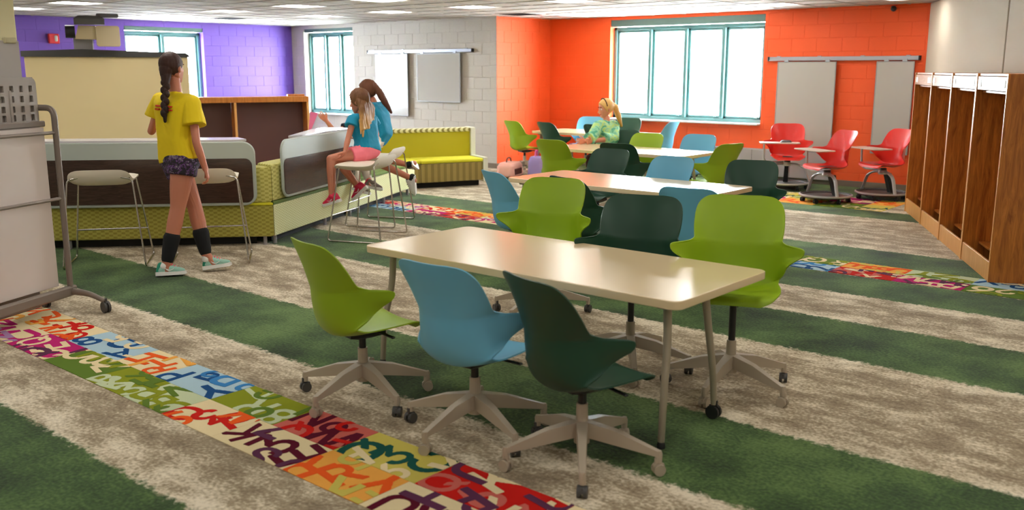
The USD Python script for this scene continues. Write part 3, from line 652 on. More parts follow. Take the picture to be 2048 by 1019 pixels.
# ================================================================== red tablet chairs
def make_red(label, loc, rot, tray_side, holder):
    t = thing('tablet_chair', label, 'chair', loc, rot, 'red tablet arm chairs by the orange wall')
    dz = 0.055
    obj('shell', move(SHELL, (0, 0, dz)), 'shell_red', t, smooth=50)
    obj('seat_bracket', cat(hull([(x, y, z + dz) for x, y in ((-.11, -.06), (-.11, .06), (.10, -.08), (.10, .08)) for z in (.425, .40)]), lathe([(0, .36), (.05, .36), (.045, .43), (0, .43)], 14)), 'black_plastic', t)
    obj('spine', hull([(x, y, z) for x, y, z in ((-.14, -.035, .06), (-.14, .035, .06), (-.20, -.03, .06), (-.20, .03, .06), (-.03, -.03, .36), (-.03, .03, .36), (-.12, -.03, .36), (-.12, .03, .36))]), 'black_plastic', t)
    obj('bag_tray', lathe([(0, .07), (.32, .07), (.335, .085), (.335, .10), (.31, .098), (.30, .085), (0, .085)], 36), 'disc_dark', t)
    obj('tray_rim', lathe([(.333, .086), (.35, .09), (.35, .108), (.333, .112)], 36), 'tripod_silver', t)
    for a in (80, -80, 0):
        c, s = math.cos(math.radians(a)), math.sin(math.radians(a))
        p = smooth_path([(c * .03, s * .03, .375), (c * .14, s * .14, .37), (c * .25, s * .25, .31), (c * .305, s * .305, .18), (c * .335, s * .335, .10)], 6)
        if a: obj('arch_leg', tube(p, np.linspace(.030, .024, len(p)), 8, 0.55), 'tripod_silver', t, smooth=60)
    obj('hub', lathe([(0, .345), (.06, .345), (.065, .365), (.05, .40), (0, .40)], 18), 'tripod_silver', t)
    for k in range(6):
        a = math.radians(30 + 60 * k); obj('caster', move(rotz(caster_mesh(0.030), 0.7 * k), (.295 * math.cos(a), .295 * math.sin(a), 0)), 'black_plastic', t)
    s = tray_side
    obj('tablet_post', tube(bend_path([(-.02, s * .06, .40), (.05, s * .30, .40), (.08, s * .345, .44), (.09, s * .35, .685)], .04, 5), .015, 10), 'tripod_silver', t, smooth=60)
    obj('tablet', bevel_prism(rrect(-.02, min(s * .42, s * -.16), .27, max(s * .42, s * -.16), .05), .685, .700, .004), 'tray_beige', t, smooth=40)
    if holder: obj('cup_holder', hull(np.vstack([np.c_[np.array(rrect(.01, -.13, .15, .05, .04).exterior.coords), np.full(len(rrect(.01, -.13, .15, .05, .04).exterior.coords), .7005)], np.c_[np.array(rrect(.04, -.10, .12, .02, .03).exterior.coords), np.full(len(rrect(.04, -.10, .12, .02, .03).exterior.coords), .73)]])), 'disc_dark', t)
    return t
make_red('red tablet chair facing the camera, dark holder on its tray, before the pale board', (-5.92, 13.22, 0), -62, -1, True)
make_red('red tablet chair in the middle turned left with an empty beige tray', (-4.90, 12.22, 0), 238, -1, False)
make_red('red tablet chair at the right, half hidden by the wooden lockers', (-4.42, 12.98, 0), 240, -1, False)

# ================================================================== lockers
def make_locker(label, o):
    W_, D_, H_ = 1.037, 0.45, 1.72
    t = thing('cubby_locker', label, 'locker', (o[0], o[1], 0), 0, 'open wooden lockers')
    F = lambda m: frame(m, (0, 0, 0), LD, LN)
    obj('side_panel', F(cbox((.012, D_ / 2, H_ / 2), (.022, D_, H_), .002)), 'locker_wood', t)
    obj('side_panel', F(cbox((W_ - .012, D_ / 2, H_ / 2), (.022, D_, H_), .002)), 'locker_wood', t)
    for x in (.012, W_ - .012): obj('edge_strip', F(cbox((x, -.003, H_ / 2), (.023, .005, H_), .001)), 'oak_edge', t, label='pale front edge')
    obj('back_panel', F(cbox((W_ / 2, D_ - .008, H_ / 2), (W_ - .05, .012, H_ - .01), .002)), 'locker_wood', t)
    obj('top_panel', F(cbox((W_ / 2, D_ / 2, H_ - .011), (W_ - .05, D_ - .02, .022), .002)), 'oak', t)
    obj('header', F(cbox((W_ / 2, .012, H_ - .085), (W_ - .05, .022, .118), .002)), 'locker_header', t, label='pale header board')
    for x, w in ((.10, .12), (W_ - .17, .17)):
        lb = obj('name_label', F(cbox((x, -.0008, H_ - .085), (w, .002, .062), .0008)), 'label_white', t, label='white name label')
    obj('hat_shelf', F(cbox((W_ / 2, D_ / 2 + .02, H_ - .16), (W_ - .05, D_ - .06, .02), .002)), 'locker_wood', t)
    obj('kick_board', F(cbox((W_ / 2, .012, .085), (W_ - .05, .022, .165), .003)), 'oak_edge', t)
    obj('bottom_shelf', F(cbox((W_ / 2, D_ / 2 + .06, .17), (W_ - .05, D_ - .16, .02), .002)), 'oak', t)
    return t
LAB = ['open wooden locker at the far left end of the locker row', 'open wooden locker, second from the far end of the row', 'open wooden locker, second from the camera in the row', 'open wooden locker nearest the camera with its broad side panel in view']
lk = make_locker(LAB[0], P0)
for k in range(1, 4):
    o = P0 + LD * 1.0385 * k; dup(lk, LAB[k], (o[0], o[1], 0), 0)

# ================================================================== lounge seating and media desks
A1, B1, D2 = V(-9.27, 3.93), V(-7.88, 5.47), V(-9.78, 9.28)
d1, d2 = unit(B1 - A1), unit(D2 - B1)
n1, n2 = V(-d1[1], d1[0]), V(-d2[1], d2[0])
bis = unit(n1 + n2)
def feet(t, pts, h=0.09):
    for p in pts: obj('foot', lathe([(0, 0), (.02, 0), (.02, h), (0, h)], 10).apply_translation((p[0], p[1], 0)), 'post_gray', t)
def quad(o, d, n_, s0, s1, a, b, m0=None, m1=None):
    """Plan outline from s0 to s1 along d, a to b inwards; m0 / m1 = mitre direction at that end."""
    def p(s, off, m): return o + d * s + (n_ * off if m is None else m * (off / (m @ n_)))
    return Polygon([p(s0, a, m0), p(s1, a, m1), p(s1, b, m1), p(s0, b, m0)])
L1 = np.linalg.norm(B1 - A1)
so = thing('lounge_sofa', 'lime woven sofa seen from behind, under the media desk at the left', 'sofa')
obj('base', bevel_prism(quad(A1, d1, n1, -1.6, L1, 0, .75, None, bis), .09, .415, .02), 'weave_olive', so, smooth=40)
obj('seat_cushion', bevel_prism(quad(A1, d1, n1, -1.6, L1, .27, .75, None, bis), .416, .47, .02), 'fabric_yellow', so, smooth=40)
obj('backrest', bevel_prism(quad(A1, d1, n1, -1.6, L1, .005, .26, None, bis), .435, .80, .03), 'weave_lime', so, smooth=40)
obj('welt', bevel_prism(quad(A1, d1, n1, -1.6, L1, -.004, .26, None, bis), .412, .438, .006), 'fabric_yellow', so, smooth=40, label='yellow welt between base and backrest')
obj('plinth', bevel_prism(quad(A1, d1, n1, -1.55, L1 - .1, .14, .6, None, bis), .0, .0895, .004), 'plinth', so)
feet(so, [B1 - d1 * .10 + n1 * .06, B1 - d1 * 2.0 + n1 * .06], .09)
so = thing('lounge_sofa', 'pale lime woven sofa seen from behind, carrying the media desk beside the girls', 'sofa')
obj('base', bevel_prism(quad(B1, d2, n2, 0.012, 2.08, 0, .75, bis, None), .09, .415, .02), 'weave_cream', so, smooth=40)
obj('seat_cushion', bevel_prism(quad(B1, d2, n2, 0.012, 2.08, .27, .75, bis, None), .416, .47, .02), 'fabric_yellow', so, smooth=40)
obj('backrest', bevel_prism(quad(B1, d2, n2, 0.012, 2.06, .005, .26, bis, None), .445, .82, .03), 'weave_lime', so, smooth=40)
obj('welt', bevel_prism(quad(B1, d2, n2, 0.012, 2.08, -.005, .27, bis, None), .412, .448, .008), 'welt', so, smooth=40, label='moss green welt below the backrest')
obj('plinth', bevel_prism(quad(B1, d2, n2, 0.1, 2.0, .14, .6, bis, None), .0, .0895, .004), 'plinth', so)
feet(so, [B1 + d2 * .12 + n2 * .06, B1 + d2 * 1.3 + n2 * .06, B1 + d2 * 2.0 + n2 * .06])
so = thing('lounge_bench', 'backless pale lime bench with a moss green top behind the stools', 'bench')
obj('base', bevel_prism(quad(B1, d2, n2, 2.09, 4.15, 0, .75), .09, .40, .03), 'weave_cream', so, smooth=40)
obj('seat_cushion', bevel_prism(quad(B1, d2, n2, 2.09, 4.15, .0, .75), .401, .455, .022), 'fabric_moss', so, smooth=40)
obj('plinth', bevel_prism(quad(B1, d2, n2, 2.15, 4.0, .14, .6), .0, .0895, .004), 'plinth', so)
feet(so, [B1 + d2 * 2.25 + n2 * .06, B1 + d2 * 3.1 + n2 * .06, B1 + d2 * 4.0 + n2 * .06])
A3, F3 = V(-10.04, 9.59), V(-9.62, 10.52); d3 = unit(F3 - A3); n3 = V(-d3[1], d3[0])
so = thing('lounge_sofa', 'chartreuse sofa facing the room below the whiteboards', 'sofa')
obj('base', bevel_prism(quad(A3, d3, n3, 0.02, 1.02, 0, .70), .09, .37, .012), 'weave_brown', so, smooth=40)
obj('base', bevel_prism(quad(A3, d3, n3, -.48, 0.015, .0, .70), .09, .37, .012), 'weave_brown', so, smooth=40)
obj('seat_cushion', bevel_prism(quad(A3, d3, n3, 0.02, 1.02, -.004, .62), .371, .425, .02), 'fabric_yellow', so, smooth=40)
obj('seat_cushion', bevel_prism(quad(A3, d3, n3, -.48, 0.015, .0, .62), .371, .425, .02), 'fabric_yellow', so, smooth=40)
obj('backrest', bevel_prism(quad(A3, d3, n3, -1.3, 1.02, .52, .64), .38, .825, .02), 'fabric_chartreuse', so, smooth=40)
obj('back_shell', bevel_prism(quad(A3, d3, n3, -1.3, 1.02, .645, .76), .09, .86, .02), 'fabric_ivory', so, smooth=40)
obj('top_roll', bevel_prism(quad(A3, d3, n3, -1.3, 1.02, .50, .66), .80, .868, .025), 'weave_stripe', so, smooth=40, label='striped piping along the top of the backrest')
obj('end_panel', bevel_prism(Polygon([A3 + d3 * s + n3 * k for s, k in ((1.025, -.01), (1.10, -.01), (1.10, .76), (1.025, .76))]), .06, .44, .02), 'fabric_ivory', so, smooth=40)
obj('end_panel', bevel_prism(Polygon([A3 + d3 * s + n3 * k for s, k in ((1.025, .48), (1.10, .48), (1.10, .76), (1.025, .76))]), .43, .87, .02), 'fabric_ivory', so, smooth=40)
obj('plinth', bevel_prism(quad(A3, d3, n3, -.4, 1.0, .12, .6), .0, .0895, .004), 'plinth', so)

def media_desk(label, o, d, n_, s0, s1, z0, z1, inset_top, top, cat_='desk'):
    t = thing('media_desk', label, cat_)
    F = lambda m: frame(m, o, d, n_)
    def plate(poly, a, b):
        g = prism(poly, a, b); g.vertices = g.vertices[:, [0, 2, 1]]; g.faces = g.faces[:, ::-1]; return F(g)
    outer = sbox(s0, z0, s1, z1)
    r = 0.11
    outer = sbox(s0 + r, z0 + r, s1 - r, z1 - r).buffer(r, quad_segs=8)
    inner = sbox(s0 + .022 + .07, z0 + .02 + .07, s1 - .022 - .07, inset_top - .07).buffer(.07, quad_segs=8)
    obj('panel', plate(outer, -.040, -.016), 'panel_pale', t)
    obj('wood_inset', plate(inner, -.046, -.0405), 'panel_dark', t, label='dark wood inset')
    obj('panel_rim', tube(np.array([np.append(o + d * x - n_ * .028, y) for x, y in outer.exterior.coords]), .013, 6), 'panel_pale', t, smooth=60)
    obj('worktop', F(bevel_prism(Polygon(top), z1 + .006, z1 + .03, .004)), 'worktop', t, smooth=40)
    for s in (s0 + .9, s1 - .3): obj('support', F(cbox((s, .10, .935), (.05, .05, .222), .006)), 'post_gray', t)
media_desk('long media desk with dark wood panel behind the girl in yellow', A1, d1, n1, -1.0, 1.92, .43, 1.045, .89, [(-.94, -.03), (1.74, -.03), (1.84, .06), (1.72, .32), (-.94, .32)])
media_desk('short media desk with dark wood panel left of the seated girls', B1, d2, n2, .17, 1.98, .47, 1.045, .86, [(.80, -.03), (1.92, -.03), (1.92, .32), (1.57, .32), (.50, .055), (.54, .02)])

# ================================================================== wire stools
def stool_meshes():
    W_, D_, H_ = .30, .27, .80
    out = {}
    rows = [(-.235, .775), (-.245, .792), (-.22, .803), (-.12, .798), (.02, .795), (.12, .802), (.18, .82), (.215, .852), (.232, .88)]
    # shallow tray: the seat rises into a low lip at the back (local -x is the front)
    t = np.linspace(0, len(rows) - 1, 28); q = PchipInterpolator(np.arange(len(rows)), np.array(rows)); P = q(t); u = np.linspace(-1, 1, 15)
    G = np.zeros((28, 15, 3))
    for r in range(28):
        w = .272 * (1 - .06 * max(0, (P[r, 1] - .80) / .08)) * (1 - .12 * (abs(t[r] - 4) / 4) ** 6)
        G[r] = np.c_[np.full(15, P[r, 0]), u * w, P[r, 1] - .014 * np.abs(u) ** 8]
    n = 28 * 15; low = G.copy(); low[..., 2] -= .060 * (1 - np.abs(u)[None, :] ** 6) * np.sin(np.clip(t / 8, 0, 1) * np.pi)[:, None] ** .5 + .012
    f = []
    for r in range(27):
        for c in range(14):
            a, b, c2, d = r * 15 + c, r * 15 + c + 1, (r + 1) * 15 + c + 1, (r + 1) * 15 + c
            f += [(a, c2, b), (a, d, c2), (a + n, b + n, c2 + n), (a + n, c2 + n, d + n)]
    ring = list(range(15)) + [r * 15 + 14 for r in range(1, 28)] + [27 * 15 + c for c in range(13, -1, -1)] + [r * 15 for r in range(26, 0, -1)]
    for a, b in zip(ring, ring[1:] + ring[:1]): f += [(a, b, b + n), (a, b + n, a + n)]
    m = trimesh.Trimesh(np.vstack([G.reshape(-1, 3), low.reshape(-1, 3)]), f, process=False)
    if m.volume < 0: m.faces = m.faces[:, ::-1]
    out['seat'] = m
    # two sled loops of wire, one each side, splayed
    for k, s in (('a', -1), ('b', 1)):
        out['sled_' + k] = tube(bend_path([(-.20, s * .20, .765), (-.20, s * .25, .765), (-.31, s * .345, .009), (.29, s * .345, .009), (.20, s * .27, .79), (.21, s * .16, .815)], .035, 5), .0085, 8)
    out['rest'] = tube([(-.27, -.318, .27), (-.27, .318, .27)], .008, 8)
    out['back'] = tube(bend_path([(.195, -.25, .80), (.215, -.24, .845), (.215, .24, .845), (.195, .25, .80)], .03, 4), .007, 8)
    for k, y in (('p', -.12), ('q', .12)): out['brace_' + k] = tube(bend_path([(-.2, y, .75), (.16, y, .75), (.215, y, .845)], .03, 4), .006, 6)
    return out
SM = stool_meshes()
st0 = thing('wire_stool', 'white seated wire stool at the left end of the long media desk', 'stool', (-8.32, 3.97, 0), -35, 'bar height wire stools')
obj('seat', SM['seat'], 'stool_seat', st0, smooth=50)
for k in ('a', 'b'): obj('sled_leg', SM['sled_' + k], 'chrome', st0, smooth=60)
obj('foot_rest', SM['rest'], 'chrome', st0, smooth=60); obj('back_wire', SM['back'], 'chrome', st0, smooth=60)
for k in ('p', 'q'): obj('seat_wire', SM['brace_' + k], 'chrome', st0, smooth=60)
dup(st0, 'white seated wire stool behind the walking girl in yellow', (-7.72, 4.66, 0), -36)
dup(st0, 'wire stool under the girl with long fair hair', (-7.50, 6.40, 0), 24)
dup(st0, 'wire stool under the girl with brown hair, behind the nearer stool', (-8.13, 7.13, 0), 28)

# ================================================================== bookcase, screen, cart
bs = thing('bookcase', 'low oak bookcase with dark backs below the purple wall', 'bookcase')
BA, bd = V(-13.0, 9.2), V(math.cos(math.radians(65)), math.sin(math.radians(65))); bn = V(-bd[1], bd[0])
F = lambda m: frame(m, BA, bd, bn)
zt = 1.32; bl, br, dp = -1.9, .53, .36
obj('top_board', F(cbox(((bl + br) / 2, dp / 2, zt - .045), (br - bl, dp, .09), .004)), 'oak', bs)
for k, x in enumerate((bl + .02, -.665, br - .02)): 
    obj('upright', F(cbox((x, dp / 2 + .003, (zt - .09) / 2), (.04, dp - .012, zt - .092), .003)), 'oak', bs)
    obj('front_edge', F(cbox((x, .0, (zt - .09) / 2), (.038, .012, zt - .092), .002)), 'oak_edge', bs)
for a, b in ((bl + .04, -.685), (-.645, br - .04)):
    obj('back_panel', F(cbox(((a + b) / 2, dp - .012, (zt - .09) / 2), (b - a - .002, .016, zt - .095), .002)), 'shelf_back', bs)
    obj('shelf', F(cbox(((a + b) / 2, dp / 2, .12), (b - a - .002, dp - .05, .025), .002)), 'oak', bs)
obj('riser', F(cbox((.37, dp - .07, zt + .016), (.28, .12, .03), .003)), 'oak', bs)

sc = thing('projection_board', 'large cream projection board on a stand with a projector arm above it', 'whiteboard')
SA = V(-13.0, 6.0); rr = unit(SA); sd = V(rr[1], -rr[0]) * 1.0
if sd @ rt[:2] < 0: sd = -sd
sn = rr
F = lambda m: frame(m, SA, sd, sn)
obj('writing_surface', F(cbox((.38, 0, 1.33), (2.09, .04, 1.20), .006)), 'screen_cream', sc)
obj('top_tray', F(hull([(x, y, z) for x, y, z in ((-.70, -.06, 1.925), (-.70, .06, 1.925), (-.70, .05, 2.0), (-.70, -.05, 2.0), (1.42, -.06, 1.925), (1.42, .06, 1.925), (1.46, -.03, 1.945), (1.46, .03, 1.945), (1.40, .05, 1.985), (1.40, -.05, 1.985), (.05, -.05, 2.03), (.05, .05, 2.03))])), 'screen_top', sc)
obj('bottom_tray', F(cbox((.38, -.02, .715), (2.10, .08, .03), .004)), 'screen_top', sc)
for x in (-.45, 1.05):
    obj('stand_leg', F(cbox((x, .05, .40), (.06, .05, .64), .006)), 'post_gray', sc); obj('stand_foot', F(cbox((x, .05, .04), (.08, .66, .06), .012)), 'post_gray', sc)
obj('post', F(cbox((.08, .07, 1.60), (.25, .08, 1.22), .012)), 'post_gray', sc)
obj('projector_body', F(hull([(x, y, z) for x, y, z in ((-.02, -.20, 2.16), (.26, -.20, 2.16), (-.02, .08, 2.16), (.26, .08, 2.16), (.03, -.16, 2.34), (.24, -.16, 2.34), (.03, .06, 2.34), (.28, .06, 2.34))])), 'projector_beige', sc, label='beige projector body')
obj('speaker', F(roty(trimesh.creation.cylinder(.085, .12, sections=20), math.pi / 2).apply_translation((-.075, -.08, 2.26))), 'black_plastic', sc, label='round black speaker')
obj('boom_arm', F(cat(hull([(x, y, z) for x, y in ((-.02, -.24), (.36, -.24), (.36, .0), (-.02, .0)) for z in (2.355, 2.43)] + [(.04, -.2, 2.47), (.30, -.2, 2.47), (.30, -.04, 2.47), (.04, -.04, 2.47)]), cbox((.40, -.14, 2.475), (.28, .10, .05), .012))), 'dark_gray', sc)
obj('mirror_cover', F(rotx(bevel_prism(rrect(.24, -.14, .54, .14, .03), -.01, .01, .004), math.radians(78)).apply_translation((0, -.24, 2.20))), 'projector_beige', sc, smooth=40)

ca, cdv = V(-6.85, 2.95), unit((.41, -.91)); cn = -V(-.91, -.41); cn = V(.91, .41)
ct = thing('board_cart', 'gray rolling board cart at the left edge with a hooked handle', 'cart')
F = lambda m: frame(m, ca, cdv, cn)
P3 = lambda s, o, z: np.append(ca + cdv * s + cn * o, z)
obj('base_bar', F(cbox((.70, 0, .145), (1.5, .05, .075), .012)), 'cart_gray', ct)
for s in (0.0, 1.36):
    obj('post', tube(bend_path([P3(s, 0, .15), P3(s, 0, 1.485), P3(s, -.30, 1.485), P3(s, -.30, 1.36)], .07, 6), .022, 10, 1.0), 'cart_gray', ct, smooth=60)
    obj('foot_arm', tube(bend_path([P3(s, 0, .14), P3(s, .16, .135), P3(s, .30, .085)], .08, 5), np.linspace(.026, .018, 8), 8), 'cart_gray', ct, smooth=60)
    obj('foot_arm', tube([P3(s, 0, .13), P3(s, -.24, .085)], .02, 8), 'cart_gray', ct, smooth=60)
    for o in (.30, -.24):
        c = obj('caster', move(caster_mesh(.042), P3(s, o, 0)), 'dark_gray', ct)
for z in (1.31, .835): obj('cross_rail', tube([P3(-.0, 0.0, z), P3(1.36, 0.0, z)], .0125, 8), 'cart_gray', ct, smooth=60)
cb = thing('cart_whiteboard', 'large pale board standing on the gray cart behind its rails', 'whiteboard')
obj('board', F(cbox((.72, -.055, .77), (1.32, .022, 1.16), .004)), 'cart_board', cb)
obj('top_channel', F(cbox((.72, -.055, 1.375), (1.34, .04, .04), .006)), 'cart_gray', cb)
pb = thing('peg_panel', 'gray molded panel with rows of dimples leaning behind the cart board', 'panel')
pp = rrect(.02, 1.0, .82, 1.70, .05)
holes = [(x, z) for z in (1.62, 1.55, 1.48, 1.42) for x in np.arange(.075, .80, .085)]
ppc = pp.difference(unary_union([sbox(x - .012, z - .016, x + .012, z + .016).buffer(.006) for x, z in holes]))
g = prism(ppc, -.135, -.115); g.vertices = g.vertices[:, [0, 2, 1]]; g.faces = g.faces[:, ::-1]
obj('panel', F(g), 'cart_panel', pb)
obj('panel_back', F(cbox((.42, -.142, .95), (.80, .010, 1.50), .003)), 'cart_hole', pb)
obj('panel_slot', F(cbox((.26, -.113, 1.50), (.022, .006, .22), .002)), 'cart_hole', pb)
gp = thing('gray_panel', 'plain tall gray panel with a clip rising behind the dimpled panel', 'panel')
obj('panel', F(cbox((.58, -.175, 1.10), (1.0, .02, 1.70), .006)), 'cart_panel', gp)
obj('clip', F(cbox((.17, -.165, 1.95), (.10, .035, .04), .006)), 'column_paint', gp)
obj('panel_foot', F(cbox((.58, -.175, .15), (.9, .04, .22), .006)), 'cart_gray', gp)

# bags on the floor by the orange return wall
def bag(name, label, loc, rot, size, m, strap):
    t = thing(name, label, 'bag', loc, rot)
    sx, sy, sz = size
    mm = hull([(x * sx / 2 * k, y * sy / 2 * k, z) for z, k in ((0, .92), (.03, 1), (sz * .75, .95), (sz, .75)) for x in (-1, 1) for y in (-1, 1)])
    mm = mm.subdivide().subdivide(); trimesh.smoothing.filter_taubin(mm, iterations=6)
    mm.apply_translation((0, 0, -mm.bounds[0, 2])); obj('body', mm, m, t, smooth=60)
    obj('pocket', cbox((sx / 2 * .96, 0, sz * .38), (.03, sy * .6, sz * .45), .012), strap, t)
    obj('strap', tube(smooth_path([(-.02, -sy * .22, sz * .93), (-.02, -sy * .12, sz * 1.25), (-.02, sy * .12, sz * 1.25), (-.02, sy * .22, sz * .93)], 5), .012, 6), strap, t, smooth=60)
bag('tote_bag', 'pale pink bag on the floor against the orange return wall', (-10.16, 11.78, 0), 20, (.3, .55, .24), 'bag_pink', 'bag_brown')
bag('backpack', 'violet and magenta backpack on the floor behind the lime chair', (-9.76, 12.02, 0), 20, (.26, .3, .34), 'bag_violet', 'bag_magenta')

PEOPLE = {  # joints of each figure, metres
'walker':{'head':(-7.557,4.294,1.762),'neck':(-7.541,4.297,1.622),'chest':(-7.509,4.267,1.4),'waist':(-7.486,4.241,1.174),'pelvis':(-7.463,4.252,0.988),'shL':(-7.709,4.249,1.478),'shR':(-7.347,4.328,1.462),'elL':(-7.778,4.177,1.221),'wrL':(-7.917,4.351,1.315),'elR':(-7.235,4.285,1.137),'wrR':(-7.193,4.329,0.913),'haR':(-7.175,4.344,0.81),'haL':(-7.961,4.418,1.356),'hipL':(-7.547,4.271,0.929),'hipR':(-7.381,4.229,0.943),'knL':(-7.424,4.337,0.569),'knR':(-7.368,4.147,0.587),'anL':(-7.31,4.35,0.149),'anR':(-7.38,4.015,0.12),'heL':(-7.281,4.344,0.028),'toL':(-7.195,4.476,0.045),'heR':(-7.4,3.944,0.019),'toR':(-7.29,4.106,0.021),'face':(-7.61,4.43,1.75),'braid0':(-7.502,4.189,1.644),'braid1':(-7.438,4.124,1.39)},
'sitter_near':{'head':(-7.851,6.611,1.416),'neck':(-7.833,6.619,1.283),'chest':(-7.79,6.618,1.139),'waist':(-7.758,6.621,0.996),'pelvis':(-7.727,6.603,0.910),'shL':(-7.78,6.461,1.226),'shR':(-7.838,6.783,1.212),'elL':(-7.731,6.345,1.034),'wrL':(-7.691,6.266,0.909),'haL':(-7.713,6.235,0.863),'elR':(-7.854,6.849,1.055),'wrR':(-7.822,6.78,0.94),'haR':(-7.818,6.703,0.89),'hipL':(-7.705,6.492,0.876),'hipR':(-7.804,6.632,0.860),'knL':(-7.777,6.146,0.834),'knR':(-7.906,6.367,0.767),'anL':(-7.719,6.095,0.453),'anR':(-7.731,6.453,0.524),'heL':(-7.634,6.13,0.41),'toL':(-7.818,6.063,0.347),'heR':(-7.644,6.496,0.506),'toR':(-7.773,6.433,0.382),'face':(-7.969,6.57,1.387)},
'sitter_far':{'head':(-8.535,7.322,1.5),'neck':(-8.496,7.361,1.365),'chest':(-8.421,7.382,1.197),'waist':(-8.362,7.386,1.023),'pelvis':(-8.405,7.338,0.962),'shL':(-8.411,7.231,1.307),'shR':(-8.496,7.507,1.308),'elL':(-8.329,7.129,1.112),'wrL':(-8.41,7.096,0.995),'haL':(-8.443,7.063,0.978),'elR':(-8.602,7.561,1.094),'wrR':(-8.651,7.425,0.991),'haR':(-8.694,7.382,0.967),'hipL':(-8.359,7.234,0.929),'hipR':(-8.469,7.378,0.915),'knL':(-8.211,7.066,0.741),'knR':(-8.495,7.359,0.739),'anL':(-7.891,7.389,0.517),'anR':(-8.178,7.605,0.639),'heL':(-7.854,7.403,0.554),'toL':(-7.884,7.449,0.313),'heR':(-8.148,7.659,0.649),'toR':(-8.215,7.804,0.597),'face':(-8.64,7.265,1.47)},
'lounger':{'head':(-9.19,7.767,1.239),'neck':(-9.171,7.745,1.096),'chest':(-9.161,7.73,0.953),'waist':(-9.156,7.735,0.75),'pelvis':(-9.151,7.756,0.628),'shL':(-9.008,7.735,1.034),'shR':(-9.349,7.711,1.034),'elR':(-9.417,7.507,0.991),'wrR':(-9.472,7.429,1.13),'haR':(-9.517,7.382,1.199),'elL':(-8.905,7.694,0.798),'wrL':(-8.854,7.562,0.642),'haL':(-8.833,7.502,0.598),'hipL':(-9.048,7.716,0.600),'hipR':(-9.214,7.758,0.585),'knL':(-8.754,7.372,0.683),'knR':(-8.944,7.404,0.656),'anL':(-8.429,7.227,0.432),'anR':(-8.672,7.245,0.375),'heL':(-8.45,7.197,0.385),'toL':(-8.324,7.273,0.364),'heR':(-8.684,7.223,0.327),'toR':(-8.568,7.287,0.294),'face':(-9.151,7.596,1.227)},
'woman':{'head':(-7.774,11.122,1.198),'neck':(-7.753,11.122,1.027),'chest':(-7.749,11.098,0.871),'waist':(-7.732,11.117,0.684),'pelvis':(-7.718,11.128,0.545),'shL':(-7.748,10.908,0.965),'shR':(-7.73,11.296,0.949),'elL':(-7.725,10.723,0.799),'wrL':(-7.741,10.591,0.768),'haL':(-7.782,10.529,0.772),'elR':(-7.615,11.110,0.785),'wrR':(-7.687,10.672,0.768),'haR':(-7.716,10.556,0.772),'hipL':(-7.67,10.986,0.495),'hipR':(-7.708,11.191,0.478),'knL':(-7.616,10.544,0.529),'knR':(-7.649,10.71,0.501),'anL':(-7.62,10.56,0.11),'anR':(-7.652,10.72,0.11),'heL':(-7.628,10.60,0.02),'toL':(-7.56,10.38,0.02),'heR':(-7.654,10.77,0.02),'toR':(-7.60,10.54,0.02),'face':(-7.855,10.977,1.165)},
}

# ================================================================== people
Mf = m3.Manifold
def sph(c, r, n=18): return Mf.sphere(float(r), n).translate([float(x) for x in c])
def bone(*cr): return Mf.batch_hull([sph(c, r) for c, r in cr])
def union(ms): return Mf.batch_boolean(list(ms), m3.OpType.Add)
def to_tm(m, edge=0.014, it=10):
    m = m.refine_to_length(edge); q = m.to_mesh(); t = trimesh.Trimesh(np.array(q.vert_properties)[:, :3], np.array(q.tri_verts), process=True)
    trimesh.smoothing.filter_taubin(t, lamb=.5, nu=.53, iterations=it); return t
def ell(c, axes, rad, n=24):
    """Ellipsoid manifold: axes = 3 orthonormal rows."""
    T = np.zeros((3, 4)); A = np.array(axes).T * np.array(rad); T[:, :3] = A; T[:, 3] = c
    return Mf.sphere(1.0, n).transform(T)
def lerp(a, b, t): return np.asarray(a) * (1 - t) + np.asarray(b) * t
def head_parts(c, face, k=1.0, neck=None):
    """Skull, jaw, nose, ears. c: skull centre; face: point it looks towards."""
    f = unit(np.subtract(face, c)); f[2] = np.clip(f[2], -.25, .25); f = unit(f); u = unit(V(0, 0, 1) - f * f[2]); s = np.cross(f, u); c = np.asarray(c, float)
    P = lambda a, b, h: c + (f * a + s * b + u * h) * k
    parts = [ell(P(-.012, 0, .025), (f, s, u), (.098 * k, .076 * k, .098 * k)), Mf.batch_hull([sph(P(.03, 0, -.015), .066 * k), sph(P(.058, .018, -.088), .022 * k), sph(P(.058, -.018, -.088), .022 * k), sph(P(-.01, .048, -.05), .02 * k), sph(P(-.01, -.048, -.05), .02 * k)]),
             Mf.batch_hull([sph(P(.088, 0, .012), .008 * k, 10), sph(P(.112, 0, -.024), .010 * k, 10), sph(P(.094, .013, -.03), .008 * k, 10), sph(P(.094, -.013, -.03), .008 * k, 10)]),
             Mf.batch_hull([sph(P(.089, .018, -.055), .007 * k, 8), sph(P(.089, -.018, -.055), .007 * k, 8), sph(P(.096, 0, -.052), .007 * k, 8)])]
    for e in (-1, 1): parts.append(ell(P(-.012, e * .078, -.005), (f, s, u), (.020 * k, .010 * k, .032 * k), 12))
    return parts, (f, s, u), P
